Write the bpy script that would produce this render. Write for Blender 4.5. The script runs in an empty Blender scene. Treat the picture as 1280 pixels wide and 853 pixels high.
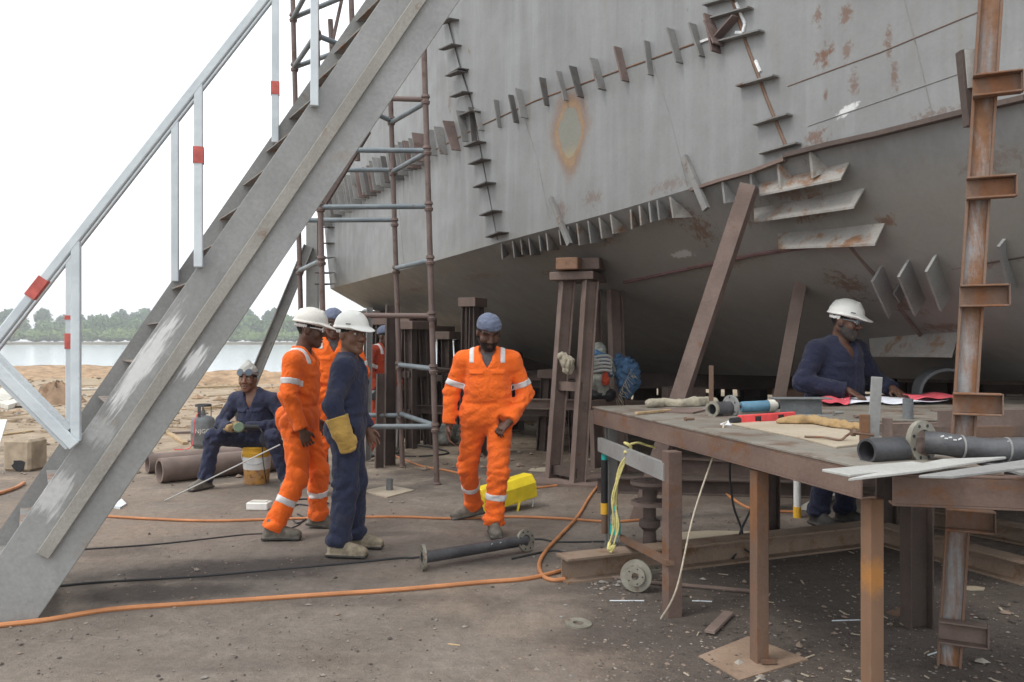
import bpy, math, random
import numpy as np
from mathutils import Vector, Matrix
from mathutils.bvhtree import BVHTree
rnd = random.Random(7)
R = math.radians
F = 1033.0; CX = 640.0; CY = 426.5; CAMZ = 1.55
V = Vector

# ------------------------------------------------------------------ measuring the photograph
def W(px, py, d):            # point seen at a pixel, d metres in front of the camera
    return V(((px - CX) / F * d, d, CAMZ - (py - CY) / F * d))
def Z(px, py, z):            # point seen at a pixel on the horizontal plane of height z
    return W(px, py, (CAMZ - z) * F / (py - CY))
def G(px, py):
    return Z(px, py, 0.0)

scene = bpy.context.scene
COL = scene.collection
WL = {}                      # world position of every object's origin

def tag(o, label=None, cat=None, group=None, kind=None):
    if label: o['label'] = label
    if cat: o['category'] = cat
    if group: o['group'] = group
    if kind or cat: o['kind'] = kind or 'thing'
    return o

def empty(name, loc, label, cat, group=None):
    o = bpy.data.objects.new(name, None); COL.objects.link(o)
    o.empty_display_size = 0.1
    o.location = loc; WL[o.name] = V(loc)
    return tag(o, label, cat, group)

def link(name, me, parent=None, loc=None):
    o = bpy.data.objects.new(name, me); COL.objects.link(o)
    if parent is not None:
        o.parent = parent
        WL[o.name] = WL[parent.name] + (V(loc) if loc else V((0, 0, 0)))
        if loc: o.location = loc
    else:
        o.location = loc or (0, 0, 0); WL[o.name] = V(o.location)
    return o

def frame(d, up=V((0, 0, 1))):
    d = V(d).normalized()
    s = d.cross(up)
    if s.length < 1e-4: s = d.cross(V((0, 1, 0)))
    s.normalize()
    return d, s, s.cross(d).normalized()

class MB:
    def __init__(self): self.v = []; self.f = []
    def add(self, vs, fs):
        n = len(self.v); self.v += [V(p) for p in vs]; self.f += [tuple(i + n for i in q) for q in fs]; return self
    def hexa(self, p):       # 4 bottom, 4 top
        return self.add(p, [(3, 2, 1, 0), (4, 5, 6, 7), (0, 1, 5, 4), (1, 2, 6, 5), (2, 3, 7, 6), (3, 0, 4, 7)])
    def box(self, c, size, rot=None):
        c = V(c); M = rot or Matrix.Identity(3); h = [s / 2 for s in size]
        P = [c + M @ V((x * h[0], y * h[1], z * h[2])) for z in (-1, 1) for (x, y) in ((-1, -1), (1, -1), (1, 1), (-1, 1))]
        return self.hexa(P)
    def bar(self, a, b, w, h, up=V((0, 0, 1)), off=(0, 0)):
        a, b = V(a), V(b); d, s, u = frame(b - a, V(up))
        a = a + s * off[0] + u * off[1]; b = b + s * off[0] + u * off[1]
        q = [(-1, -1), (1, -1), (1, 1), (-1, 1)]
        P = [a + s * x * w / 2 + u * y * h / 2 for x, y in q] + [b + s * x * w / 2 + u * y * h / 2 for x, y in q]
        return self.hexa(P)
    def ibeam(self, a, b, w, h, t=.012, up=V((0, 0, 1))):
        self.bar(a, b, w, t, up, (0, h / 2 - t / 2)); self.bar(a, b, w, t, up, (0, -h / 2 + t / 2))
        return self.bar(a, b, t * .8, h - 2 * t, up)
    def channel(self, a, b, w, h, t=.01, up=V((0, 0, 1)), side=1):
        self.bar(a, b, w, t, up, (0, h / 2 - t / 2)); self.bar(a, b, w, t, up, (0, -h / 2 + t / 2))
        return self.bar(a, b, t, h - 2 * t, up, (side * (w / 2 - t / 2), 0))
    def angle(self, a, b, w, t=.008, up=V((0, 0, 1))):
        self.bar(a, b, w, t, up, (0, -w / 2 + t / 2))
        return self.bar(a, b, t, w - t, up, (w / 2 - t / 2, t / 2))
    def tube(self, pts, r, n=10, cap=True, ry=None):
        pts = [V(p) for p in pts]; m = len(pts); rs = r if isinstance(r, (list, tuple)) else [r] * m
        base = len(self.v); prev = None
        for i, p in enumerate(pts):
            d = (pts[min(i + 1, m - 1)] - pts[max(i - 1, 0)])
            if d.length < 1e-9: d = V((0, 0, 1))
            d.normalize()
            if prev is None: _, s, u = frame(d)
            else:
                s = prev - d * prev.dot(d)
                if s.length < 1e-5: _, s, u = frame(d)
                s.normalize(); u = s.cross(d)
            prev = s
            for k in range(n):
                a = 2 * math.pi * k / n
                self.v.append(p + (s * math.cos(a) + u * math.sin(a)) * rs[i])
        for i in range(m - 1):
            for k in range(n):
                a = base + i * n + k; b = base + i * n + (k + 1) % n
                self.f.append((a, b, b + n, a + n))
        if cap:
            self.f.append(tuple(base + k for k in range(n - 1, -1, -1)))
            self.f.append(tuple(base + (m - 1) * n + k for k in range(n)))
        return self
    def lathe(self, o, axis, prof, n=20):      # prof: (distance along axis, radius), open profile
        o = V(o); d, s, u = frame(axis); base = len(self.v)
        for (h, r) in prof:
            for k in range(n):
                a = 2 * math.pi * k / n
                self.v.append(o + d * h + (s * math.cos(a) + u * math.sin(a)) * r)
        for i in range(len(prof) - 1):
            for k in range(n):
                a = base + i * n + k; b = base + i * n + (k + 1) % n
                self.f.append((a, b, b + n, a + n))
        return self
    def pipe(self, a, b, ro, ri, n=20):
        L = (V(b) - V(a)).length
        return self.lathe(a, V(b) - V(a), [(0, ri), (0, ro), (L, ro), (L, ri), (0, ri)], n)
    def disc(self, c, axis, r, t, n=20, hole=0):
        if hole: return self.lathe(c, axis, [(0, hole), (0, r), (t, r), (t, hole), (0, hole)], n)
        return self.lathe(c, axis, [(0, 1e-4), (0, r), (t, r), (t, 1e-4)], n)
    def prism(self, pts, ext):
        pts = [V(p) for p in pts]; n = len(pts); e = V(ext)
        self.add(pts + [p + e for p in pts],
                 [tuple(range(n - 1, -1, -1)), tuple(range(n, 2 * n))] + [(i, (i + 1) % n, n + (i + 1) % n, n + i) for i in range(n)])
        return self
    def build(self, name, mat, parent=None, smooth=False, bevel=0, origin=None):
        if parent is not None: o0 = WL[parent.name]
        elif origin is not None: o0 = V(origin)
        else:
            lo = [min(p[i] for p in self.v) for i in range(3)]; hi = [max(p[i] for p in self.v) for i in range(3)]
            o0 = V(((lo[0] + hi[0]) / 2, (lo[1] + hi[1]) / 2, lo[2]))
        me = bpy.data.meshes.new(name)
        me.from_pydata([tuple(p - o0) for p in self.v], [], self.f); me.update()
        import bmesh
        bm = bmesh.new(); bm.from_mesh(me); bmesh.ops.recalc_face_normals(bm, faces=bm.faces); bm.to_mesh(me); bm.free()
        for m in (mat if isinstance(mat, (list, tuple)) else [mat]): me.materials.append(m)
        if smooth:
            me.polygons.foreach_set('use_smooth', [True] * len(me.polygons))
            me.set_sharp_from_angle(angle=R(40))
        o = link(name, me, parent, None if parent is not None else o0)
        if bevel:
            b = o.modifiers.new('edge', 'BEVEL'); b.width = bevel; b.segments = 1; b.limit_method = 'ANGLE'; b.angle_limit = R(50)
        return o

def thing(mb, name, mat, label, cat, group=None, **k):
    return tag(mb.build(name, mat, **k), label, cat, group)

def catmull(P, n=8):
    P = [V(p) for p in P]; out = []
    for i in range(len(P) - 1):
        p0 = P[max(i - 1, 0)]; p1 = P[i]; p2 = P[i + 1]; p3 = P[min(i + 2, len(P) - 1)]
        for k in range(n):
            t = k / n
            out.append(.5 * ((2 * p1) + (p2 - p0) * t + (2 * p0 - 5 * p1 + 4 * p2 - p3) * t * t + (3 * p1 - p0 - 3 * p2 + p3) * t ** 3))
    return out + [P[-1]]

# ------------------------------------------------------------------ materials
class NT:
    def __init__(self, name, rough=.7, metal=0., spec=.4):
        self.m = bpy.data.materials.new(name); self.m.use_nodes = True
        self.nt = self.m.node_tree; self.b = self.nt.nodes['Principled BSDF']
        self.b.inputs['Roughness'].default_value = rough; self.b.inputs['Metallic'].default_value = metal
        self.b.inputs['Specular IOR Level'].default_value = spec
        self._pos = None; self._obj = None
    def n(self, t): return self.nt.nodes.new(t)
    def l(self, a, b): self.nt.links.new(a, b)
    def put(self, sock, v):
        if isinstance(v, bpy.types.NodeSocket): self.l(v, sock)
        elif isinstance(v, (tuple, list, Vector)) and len(sock.default_value) == 4 and len(v) == 3: sock.default_value = (*v, 1)
        else: sock.default_value = v
    def pos(self):
        if not self._pos: self._pos = self.n('ShaderNodeNewGeometry').outputs['Position']
        return self._pos
    def obj(self):
        if not self._obj:
            tc = self.n('ShaderNodeTexCoord'); oi = self.n('ShaderNodeObjectInfo')
            mu = self.n('ShaderNodeMath'); mu.operation = 'MULTIPLY'; self.l(oi.outputs['Random'], mu.inputs[0]); mu.inputs[1].default_value = 37.
            va = self.n('ShaderNodeVectorMath'); va.operation = 'ADD'; self.l(tc.outputs['Object'], va.inputs[0]); self.l(mu.outputs[0], va.inputs[1])
            self._obj = va.outputs[0]
        return self._obj
    def scaled(self, vec, s):
        m = self.n('ShaderNodeVectorMath'); m.operation = 'MULTIPLY'; self.l(vec, m.inputs[0]); m.inputs[1].default_value = s
        return m.outputs[0]
    def noise(self, vec, scale, detail=5, rough=.6, dist=0.):
        t = self.n('ShaderNodeTexNoise'); self.l(vec, t.inputs['Vector'])
        t.inputs['Scale'].default_value = scale; t.inputs['Detail'].default_value = detail
        t.inputs['Roughness'].default_value = rough; t.inputs['Distortion'].default_value = dist
        return t.outputs['Fac']
    def ramp(self, f, a, b, lo=0., hi=1.):
        m = self.n('ShaderNodeMapRange'); m.interpolation_type = 'SMOOTHSTEP'; self.l(f, m.inputs[0])
        m.inputs[1].default_value = a; m.inputs[2].default_value = b; m.inputs[3].default_value = lo; m.inputs[4].default_value = hi
        return m.outputs[0]
    def math(self, op, a, b=0.):
        m = self.n('ShaderNodeMath'); m.operation = op; self.put(m.inputs[0], a); self.put(m.inputs[1], b); return m.outputs[0]
    def mix(self, f, a, b, mode='MIX'):
        m = self.n('ShaderNodeMix'); m.data_type = 'RGBA'; m.blend_type = mode
        self.put(m.inputs[0], f); self.put(m.inputs[6], a); self.put(m.inputs[7], b); return m.outputs[2]
    def color(self, c): self.put(self.b.inputs['Base Color'], c)
    def bump(self, h, s=.3, d=.01):
        b = self.n('ShaderNodeBump'); b.inputs['Strength'].default_value = s; b.inputs['Distance'].default_value = d
        self.l(h, b.inputs['Height']); self.l(b.outputs[0], self.b.inputs['Normal'])
    def spot(self, centre, ax, ay, a, b):      # elliptical distance of the position from a centre, in units of its half axes
        s = self.n('ShaderNodeVectorMath'); s.operation = 'SUBTRACT'; self.l(self.pos(), s.inputs[0]); s.inputs[1].default_value = centre
        out = []
        for axis, r in ((ax, a), (ay, b)):
            d = self.n('ShaderNodeVectorMath'); d.operation = 'DOT_PRODUCT'; self.l(s.outputs[0], d.inputs[0]); d.inputs[1].default_value = V(axis) / r
            out.append(d.outputs['Value'])
        q = self.math('ADD', self.math('MULTIPLY', out[0], out[0]), self.math('MULTIPLY', out[1], out[1]))
        return self.math('SQRT', q), out

def steel(name, base, base2, rust=(.16, .075, .04), amt=.3, scale=3., rough=.6, metal=0., streak=None, fine=True):
    t = NT(name, rough, metal)
    v = t.obj(); vs = t.scaled(v, streak) if streak else v
    c = t.mix(t.ramp(t.noise(vs, scale, 4), .3, .7), base, base2)
    r2 = tuple(x * .55 for x in rust)
    rc = t.mix(t.noise(v, scale * 5, 6), rust, r2)
    if amt > 0:
        n = t.noise(vs, scale * 1.7, 9, .68, .3)
        c = t.mix(t.ramp(n, .78 - amt * .75, .88 - amt * .55), c, rc)
    if fine: c = t.mix(.22, c, t.mix(t.noise(v, 60, 3), (0, 0, 0), (1, 1, 1)), 'OVERLAY')
    c = t.mix(t.ramp(t.noise(v, scale * 4, 7, .75), .62, .72, 0, .35), c, tuple(x * .45 for x in base))
    t.color(c); t.bump(t.math('ADD', t.noise(v, 45, 5), t.math('MULTIPLY', t.noise(v, 13, 4), .8)), .35, .008)
    return t.m

def plain(name, col, rough=.6, var=.25, scale=8., bump=.15, metal=0., spec=.4, bscale=60):
    t = NT(name, rough, metal, spec); v = t.obj()
    d = tuple(x * (1 - var) for x in col); u = tuple(min(1, x * (1 + var * .6)) for x in col)
    t.color(t.mix(t.ramp(t.noise(v, scale, 6), .25, .75), d, u))
    if bump: t.bump(t.noise(v, bscale, 4), bump, .006)
    return t.m

def fabric(name, col, dirt=(.12, .09, .07), amt=.25):
    t = NT(name, .9, 0, .15); v = t.obj()
    c = t.mix(t.ramp(t.noise(v, 5, 5), .3, .75), tuple(x * .86 for x in col), col)
    c = t.mix(t.math('MULTIPLY', t.ramp(t.noise(v, 3.2, 7, .7), .5, .8), amt), c, dirt)
    t.color(c)
    h = t.math('ADD', t.math('MULTIPLY', t.noise(v, 14, 3, .5, 1.2), 1.0), t.math('MULTIPLY', t.noise(v, 38, 3), .25))
    t.bump(h, .8, .022)
    try: t.b.inputs['Sheen Weight'].default_value = .1
    except Exception: pass
    return t.m

M = {}
M['stair'] = None
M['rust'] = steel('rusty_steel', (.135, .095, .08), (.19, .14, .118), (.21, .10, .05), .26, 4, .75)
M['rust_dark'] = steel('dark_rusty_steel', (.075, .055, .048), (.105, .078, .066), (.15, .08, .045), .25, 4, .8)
M['table_rust'] = steel('table_frame_steel', (.12, .08, .065), (.17, .115, .09), (.20, .09, .04), .36, 4, .7, streak=(.5, .5, 1))
M['purple_rust'] = steel('purple_primed_weld', (.10, .055, .055), (.14, .075, .07), (.09, .05, .04), .3, 6, .8)
M['bilge'] = steel('rust_edged_bilge_plate', (.22, .21, .195), (.30, .285, .26), (.25, .13, .065), .38, 3, .65)
M['beam_tan'] = steel('dusty_brown_beam', (.20, .145, .105), (.26, .19, .14), (.22, .115, .05), .35, 4, .8)
M['dusty_plate'] = steel('dirt_covered_plate', (.24, .165, .115), (.30, .215, .155), (.17, .10, .065), .3, 5, .9)
M['pale_web'] = steel('pale_streaked_web', (.23, .235, .24), (.32, .33, .34), (.27, .13, .06), .62, 5, .65, streak=(1, 1, .2))
M['rust_orange'] = steel('orange_rusty_steel', (.20, .13, .095), (.165, .105, .075), (.25, .11, .05), .45, 5, .75, streak=(1, 1, .3))
M['leg_brown'] = steel('brown_leg_steel', (.125, .078, .055), (.175, .108, .075), (.23, .105, .045), .40, 4, .7, streak=(1, 1, .3))
M['grey_steel'] = steel('grey_steel_plate', (.21, .21, .205), (.27, .27, .26), (.22, .12, .065), .22, 3, .6)
M['dog'] = steel('welded_clip_steel', (.165, .165, .16), (.225, .22, .21), (.16, .095, .06), .30, 3, .7)
M['dog_dark'] = steel('dark_clip_steel', (.075, .07, .068), (.11, .10, .095), (.12, .07, .045), .30, 3, .75)
M['scaf_brown'] = steel('rusty_scaffold_tube', (.125, .09, .08), (.18, .13, .115), (.12, .07, .05), .35, 4, .65)
M['scaf_grey'] = steel('galvanised_scaffold_tube', (.135, .165, .185), (.20, .23, .245), (.19, .135, .105), .22, 5, .5, .1, fine=False)
M['rail'] = steel('galvanised_handrail', (.52, .57, .60), (.63, .68, .70), (.42, .40, .38), .08, 4, .5, .1, fine=False)
M['red_paint'] = plain('red_paint', (.55, .12, .10), .6, .3, 20)
M['black_pipe'] = steel('black_pipe_steel', (.055, .055, .06), (.10, .10, .105), (.14, .09, .07), .14, 6, .45, .3)
M['flange'] = steel('flange_steel', (.20, .185, .15), (.28, .265, .22), (.17, .10, .06), .3, 9, .55, .3)
M['brown_pipe'] = plain('brown_coated_pipe', (.19, .14, .12), .7, .3, 4)
M['plate_grey'] = steel('pale_flat_plate', (.36, .36, .34), (.46, .46, .44), (.24, .14, .08), .2, 3, .55)
M['table_top'] = steel('worn_table_plate', (.165, .15, .125), (.235, .215, .185), (.17, .11, .075), .42, 2.6, .6)
M['tan_plate'] = steel('tan_thin_plate', (.36, .30, .22), (.43, .37, .285), (.25, .15, .085), .18, 3, .65)
M['hose'] = plain('orange_hose_rubber', (.50, .21, .085), .55, .25, 5, .1)
M['cable'] = plain('black_cable_rubber', (.03, .03, .032), .6, .3, 5, .1)
M['white'] = plain('white_plastic', (.78, .78, .75), .45, .1, 10, .05)
M['chalk'] = plain('white_marking_and_sky_gap', (.75, .76, .76), .9, .15, 30, .2)  # chalk marks, and the painted sky gaps on the hull seams
M['yellow'] = plain('yellow_paint', (.80, .62, .03), .4, .15, 8, .05)
M['bucket_yellow'] = steel('yellow_bucket_plastic', (.74, .40, .03), (.80, .46, .05), (.35, .15, .05), .2, 6, .55)
M['wood'] = plain('weathered_wood', (.42, .30, .17), .8, .35, 9, .4)
M['leather'] = fabric('brown_leather_glove', (.36, .24, .115), (.12, .08, .05), .6)
M['glove_grey'] = fabric('dirty_grey_glove', (.38, .34, .26), (.16, .13, .10), .6)
M['glove_green'] = fabric('green_glove_cloth', (.16, .22, .15), (.1, .1, .08), .5)
M['glove_yellow'] = fabric('yellow_work_glove', (.52, .33, .09), (.25, .15, .06), .5)
M['orange'] = fabric('orange_coverall_cloth', (.96, .170, .025), (.34, .10, .04), .42)
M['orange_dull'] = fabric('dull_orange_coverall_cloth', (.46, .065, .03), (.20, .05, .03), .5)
M['navy'] = fabric('navy_coverall_cloth', (.031, .036, .068), (.12, .11, .105), .38)
M['navy_dark'] = fabric('dark_navy_coverall_cloth', (.021, .024, .048), (.06, .06, .07), .25)
M['stripe'] = plain('reflective_stripe_cloth', (.66, .64, .63), .5, .12, 20, .1)
M['skin'] = plain('brown_skin', (.105, .052, .034), .5, .2, 14, .08)
M['skin_light'] = plain('light_brown_skin', (.175, .088, .055), .5, .2, 14, .08)
M['hair'] = plain('black_hair', (.012, .011, .011), .85, .4, 60, .6)
M['hair_grey'] = plain('greying_beard_hair', (.062, .055, .05), .85, .5, 60, .6)
M['tee'] = fabric('grey_undershirt', (.10, .095, .10), (.05, .05, .05), .3)
M['helmet'] = plain('white_helmet_shell', (.78, .78, .74), .35, .08, 6, .03)
M['helmet_dirty'] = steel('dusty_white_helmet_shell', (.66, .64, .58), (.72, .70, .65), (.40, .34, .27), .16, 9, .5)
M['cap_blue'] = fabric('grey_blue_cap_cloth', (.14, .165, .235), (.1, .1, .13), .3)
M['cap_white'] = fabric('pale_grey_cap_cloth', (.46, .46, .43), (.2, .19, .17), .6)
M['boot'] = plain('dusty_grey_boot_leather', (.155, .14, .115), .8, .4, 18, .4)
M['boot_tan'] = plain('dusty_tan_boot_leather', (.29, .24, .17), .8, .5, 18, .4)
M['sole'] = plain('dark_boot_sole', (.06, .055, .05), .8, .3, 18, .2)
M['eye'] = plain('eye_white', (.6, .56, .52), .3, .05, 10, 0)
M['black'] = plain('black_plastic', (.02, .02, .022), .5, .3, 12, .1)
M['lens'] = plain('dark_goggle_lens', (.10, .13, .17), .15, .2, 9, 0)
M['cylinder'] = steel('dark_gas_cylinder_paint', (.12, .13, .135), (.17, .18, .185), (.17, .13, .10), .3, 9, .6)
M['blue'] = plain('blue_tool_casing', (.11, .24, .34), .5, .25, 20, .1)
M['blue_tape'] = plain('blue_tape', (.09, .17, .48), .5, .2, 20, .1)
M['red'] = plain('red_level_body', (.75, .08, .08), .5, .2, 14, .1)
M['paper'] = plain('drawing_paper', (.75, .77, .84), .8, .05, 9, .05)
M['red_paper'] = plain('red_plastic_sheet', (.66, .10, .13), .7, .3, 14, .3)
M['tarp'] = plain('blue_tarpaulin', (.09, .19, .34), .6, .4, 9, .4)
M['grey_cloth'] = plain('grey_rolled_canvas', (.36, .37, .33), .9, .4, 9, .6)
M['yellow_rope'] = plain('yellow_rope_fibre', (.62, .55, .22), .8, .25, 40, .4)
M['white_rope'] = plain('pale_rope_fibre', (.52, .46, .36), .8, .25, 40, .4)
M['teal'] = plain('teal_plastic', (.02, .40, .36), .4, .2, 12, .05)
M['orange_paint'] = plain('orange_marking_paint', (.66, .25, .02), .6, .35, 22, .2)
M['concrete'] = plain('dirty_concrete', (.36, .29, .21), .9, .35, 6, .5)
M['pale_board'] = plain('pale_board', (.58, .56, .50), .8, .2, 6, .2)
M['dirt'] = plain('sandy_dirt', (.36, .245, .15), .95, .4, 3, .8, bscale=20)
M['dark_dirt'] = plain('brown_dirt_clods', (.27, .18, .115), .95, .4, 3, .8, bscale=20)
M['clear'] = None
tt = NT('clear_bottle_plastic', .1); tt.b.inputs['Transmission Weight'].default_value = .85; tt.b.inputs['IOR'].default_value = 1.3
tt.color((.75, .85, .85)); M['clear'] = tt.m

# ------------------------------------------------------------------ camera, sky, sun
cam = bpy.data.cameras.new('Camera'); co = bpy.data.objects.new('Camera', cam); COL.objects.link(co)
co.location = (0, 0, CAMZ); co.rotation_euler = (R(90), 0, 0)
cam.sensor_width = 36; cam.lens = F / 1280 * 36; cam.clip_start = .05; cam.clip_end = 6000
scene.camera = co
SUN_EL, SUN_AZ = R(58), R(-120)        # azimuth measured clockwise from +Y: behind-left of the camera
world = bpy.data.worlds.new('World'); scene.world = world; world.use_nodes = True
wn = world.node_tree; bg = wn.nodes['Background']
sky = wn.nodes.new('ShaderNodeTexSky'); sky.sky_type = 'NISHITA'; sky.sun_disc = False
sky.sun_elevation = SUN_EL; sky.sun_rotation = SUN_AZ; sky.dust_density = 4; sky.air_density = 1.0; sky.ozone_density = 1
hs = wn.nodes.new('ShaderNodeHueSaturation'); hs.inputs['Saturation'].default_value = .16
wn.links.new(sky.outputs[0], hs.inputs['Color']); 
# an even overcast: the sky colour is pulled most of the way to cloud white
mxw = wn.nodes.new('ShaderNodeMix'); mxw.data_type = 'RGBA'; mxw.inputs[0].default_value = .72
wn.links.new(hs.outputs[0], mxw.inputs[6]); mxw.inputs[7].default_value = (9.3, 9.6, 9.9, 1)
wn.links.new(mxw.outputs[2], bg.inputs['Color']); bg.inputs['Strength'].default_value = .142
sun = bpy.data.lights.new('Sun', 'SUN'); so = bpy.data.objects.new('Sun', sun); COL.objects.link(so)
sun.energy = 1.0; sun.angle = R(14); sun.color = (1, .96, .9)
sd = V((math.sin(SUN_AZ) * math.cos(SUN_EL), math.cos(SUN_AZ) * math.cos(SUN_EL), math.sin(SUN_EL)))
so.rotation_euler = sd.to_track_quat('Z', 'Y').to_euler(); so.location = sd * 50
scene.view_settings.view_transform = 'Standard'; scene.view_settings.look = 'None'
scene.view_settings.gamma = 1; scene.view_settings.exposure = 0.45
# ------------------------------------------------------------------ ground, water, far shore
def ground():
    xs = np.concatenate([[-400, -200, -90, -50, -30], np.arange(-20, 20.1, .5), [30, 50, 90, 200, 400]])
    ys = np.concatenate([[-60, -30, -12, -5], np.arange(-2, 16, .4), np.arange(16, 36, 1.0), np.arange(36, 46.1, .5), [50, 60]])
    vs = []
    rg = np.random.default_rng(3)
    ph = rg.uniform(0, 6.28, (8,)); kx = rg.normal(0, 1, 8); ky = rg.normal(0, 1, 8)
    for y in ys:
        for x in xs:
            n = sum(math.sin(kx[i] * x * (.5 + i * .3) + ky[i] * y * (.5 + i * .3) + ph[i]) for i in range(8)) / 8
            z = .007 * n
            if y > 14: z += min(1, (y - 14) / 8) * .05 * n
            edge = 42.5 + 1.6 * math.sin(x * .11) + .8 * math.sin(x * .37 + 1)
            if y > edge: z -= (y - edge) * .35
            z = max(z, -3)
            vs.append((x, y, z))
    nx = len(xs); fs = []
    for j in range(len(ys) - 1):
        for i in range(nx - 1):
            a = j * nx + i; fs.append((a, a + 1, a + nx + 1, a + nx))
    t = NT('packed_dirt', .95, 0, .2); p = t.pos()
    big = t.noise(p, .35, 6, .62); mid = t.noise(p, 1.7, 8, .66, .3); fin = t.noise(p, 14, 6, .7); grit = t.noise(p, 90, 4, .75)
    c = t.mix(t.ramp(mid, .3, .72), (.158, .134, .113), (.222, .190, .161))
    c = t.mix(t.ramp(big, .45, .7), c, (.255, .195, .15))
    # loose sandy earth away from the yard
    sx = t.n('ShaderNodeSeparateXYZ'); t.l(p, sx.inputs[0])
    far = t.math('ADD', sx.outputs['Y'], t.math('MULTIPLY', t.math('SUBTRACT', mid, .5), 9))
    c = t.mix(t.ramp(far, 8.6, 13), c, t.mix(t.ramp(mid, .3, .7), (.285, .215, .15), (.40, .325, .24)))
    pr = t.math('MULTIPLY', t.ramp(far, 20, 33), t.ramp(t.noise(t.scaled(p, (.25, 1, 1)), .8, 6), .42, .62))
    c = t.mix(pr, c, (.30, .24, .15))
    # oily slag and grinding dust under and in front of the table
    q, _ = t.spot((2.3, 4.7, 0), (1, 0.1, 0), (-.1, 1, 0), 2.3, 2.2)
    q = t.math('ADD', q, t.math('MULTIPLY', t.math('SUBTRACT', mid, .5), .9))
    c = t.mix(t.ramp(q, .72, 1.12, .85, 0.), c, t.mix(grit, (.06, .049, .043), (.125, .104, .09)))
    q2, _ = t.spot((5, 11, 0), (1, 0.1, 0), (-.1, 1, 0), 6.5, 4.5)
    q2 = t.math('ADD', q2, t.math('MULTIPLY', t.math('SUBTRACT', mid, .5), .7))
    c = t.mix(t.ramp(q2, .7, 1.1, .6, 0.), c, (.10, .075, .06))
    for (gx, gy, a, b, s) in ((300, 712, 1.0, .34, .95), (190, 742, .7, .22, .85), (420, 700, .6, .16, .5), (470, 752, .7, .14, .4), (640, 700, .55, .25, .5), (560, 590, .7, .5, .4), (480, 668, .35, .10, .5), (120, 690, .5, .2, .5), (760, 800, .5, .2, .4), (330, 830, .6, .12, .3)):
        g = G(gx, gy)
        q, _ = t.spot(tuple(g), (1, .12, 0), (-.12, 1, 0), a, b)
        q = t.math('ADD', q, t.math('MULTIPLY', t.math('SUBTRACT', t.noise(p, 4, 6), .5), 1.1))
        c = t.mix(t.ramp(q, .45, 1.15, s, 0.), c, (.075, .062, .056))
    c = t.mix(.55, c, t.mix(fin, (.12, .12, .12), (.88, .88, .88)), 'OVERLAY')
    c = t.mix(.33, c, t.mix(grit, (.05, .05, .05), (.95, .95, .95)), 'OVERLAY')
    sp = t.noise(p, 38, 2, .5)
    c = t.mix(t.ramp(sp, .73, .79, 0, .6), c, (.32, .28, .23))
    t.color(c)
    h = t.math('ADD', t.math('MULTIPLY', fin, .8), t.math('ADD', t.math('MULTIPLY', grit, .25), t.math('MULTIPLY', mid, 2.2)))
    t.bump(h, .7, .035)
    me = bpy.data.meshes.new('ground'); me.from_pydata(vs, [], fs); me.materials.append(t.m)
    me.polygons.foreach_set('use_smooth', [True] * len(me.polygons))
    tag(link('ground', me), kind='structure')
    w = NT('pale_water', .12, 0, .5); w.color((.52, .57, .60)); pw = w.scaled(w.pos(), (.25, 1, 1))
    w.bump(w.noise(pw, .5, 5), .12, .25)
    me = bpy.data.meshes.new('water'); me.from_pydata([(-700, 40, -.55), (700, 40, -.55), (700, 458, -.55), (-700, 458, -.55)], [], [(0, 1, 2, 3)])
    me.materials.append(w.m); tag(link('water', me), kind='structure')
    me = bpy.data.meshes.new('far_bank'); me.from_pydata([(-700, 455, -.8), (700, 455, -.8), (700, 462, .1), (-700, 462, .1), (700, 800, 1), (-700, 800, 1)], [], [(0, 1, 2, 3), (3, 2, 4, 5)])
    me.materials.append(plain('bank_soil', (.2, .17, .11), .95)); tag(link('far_bank', me), kind='structure')
ground()

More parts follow.
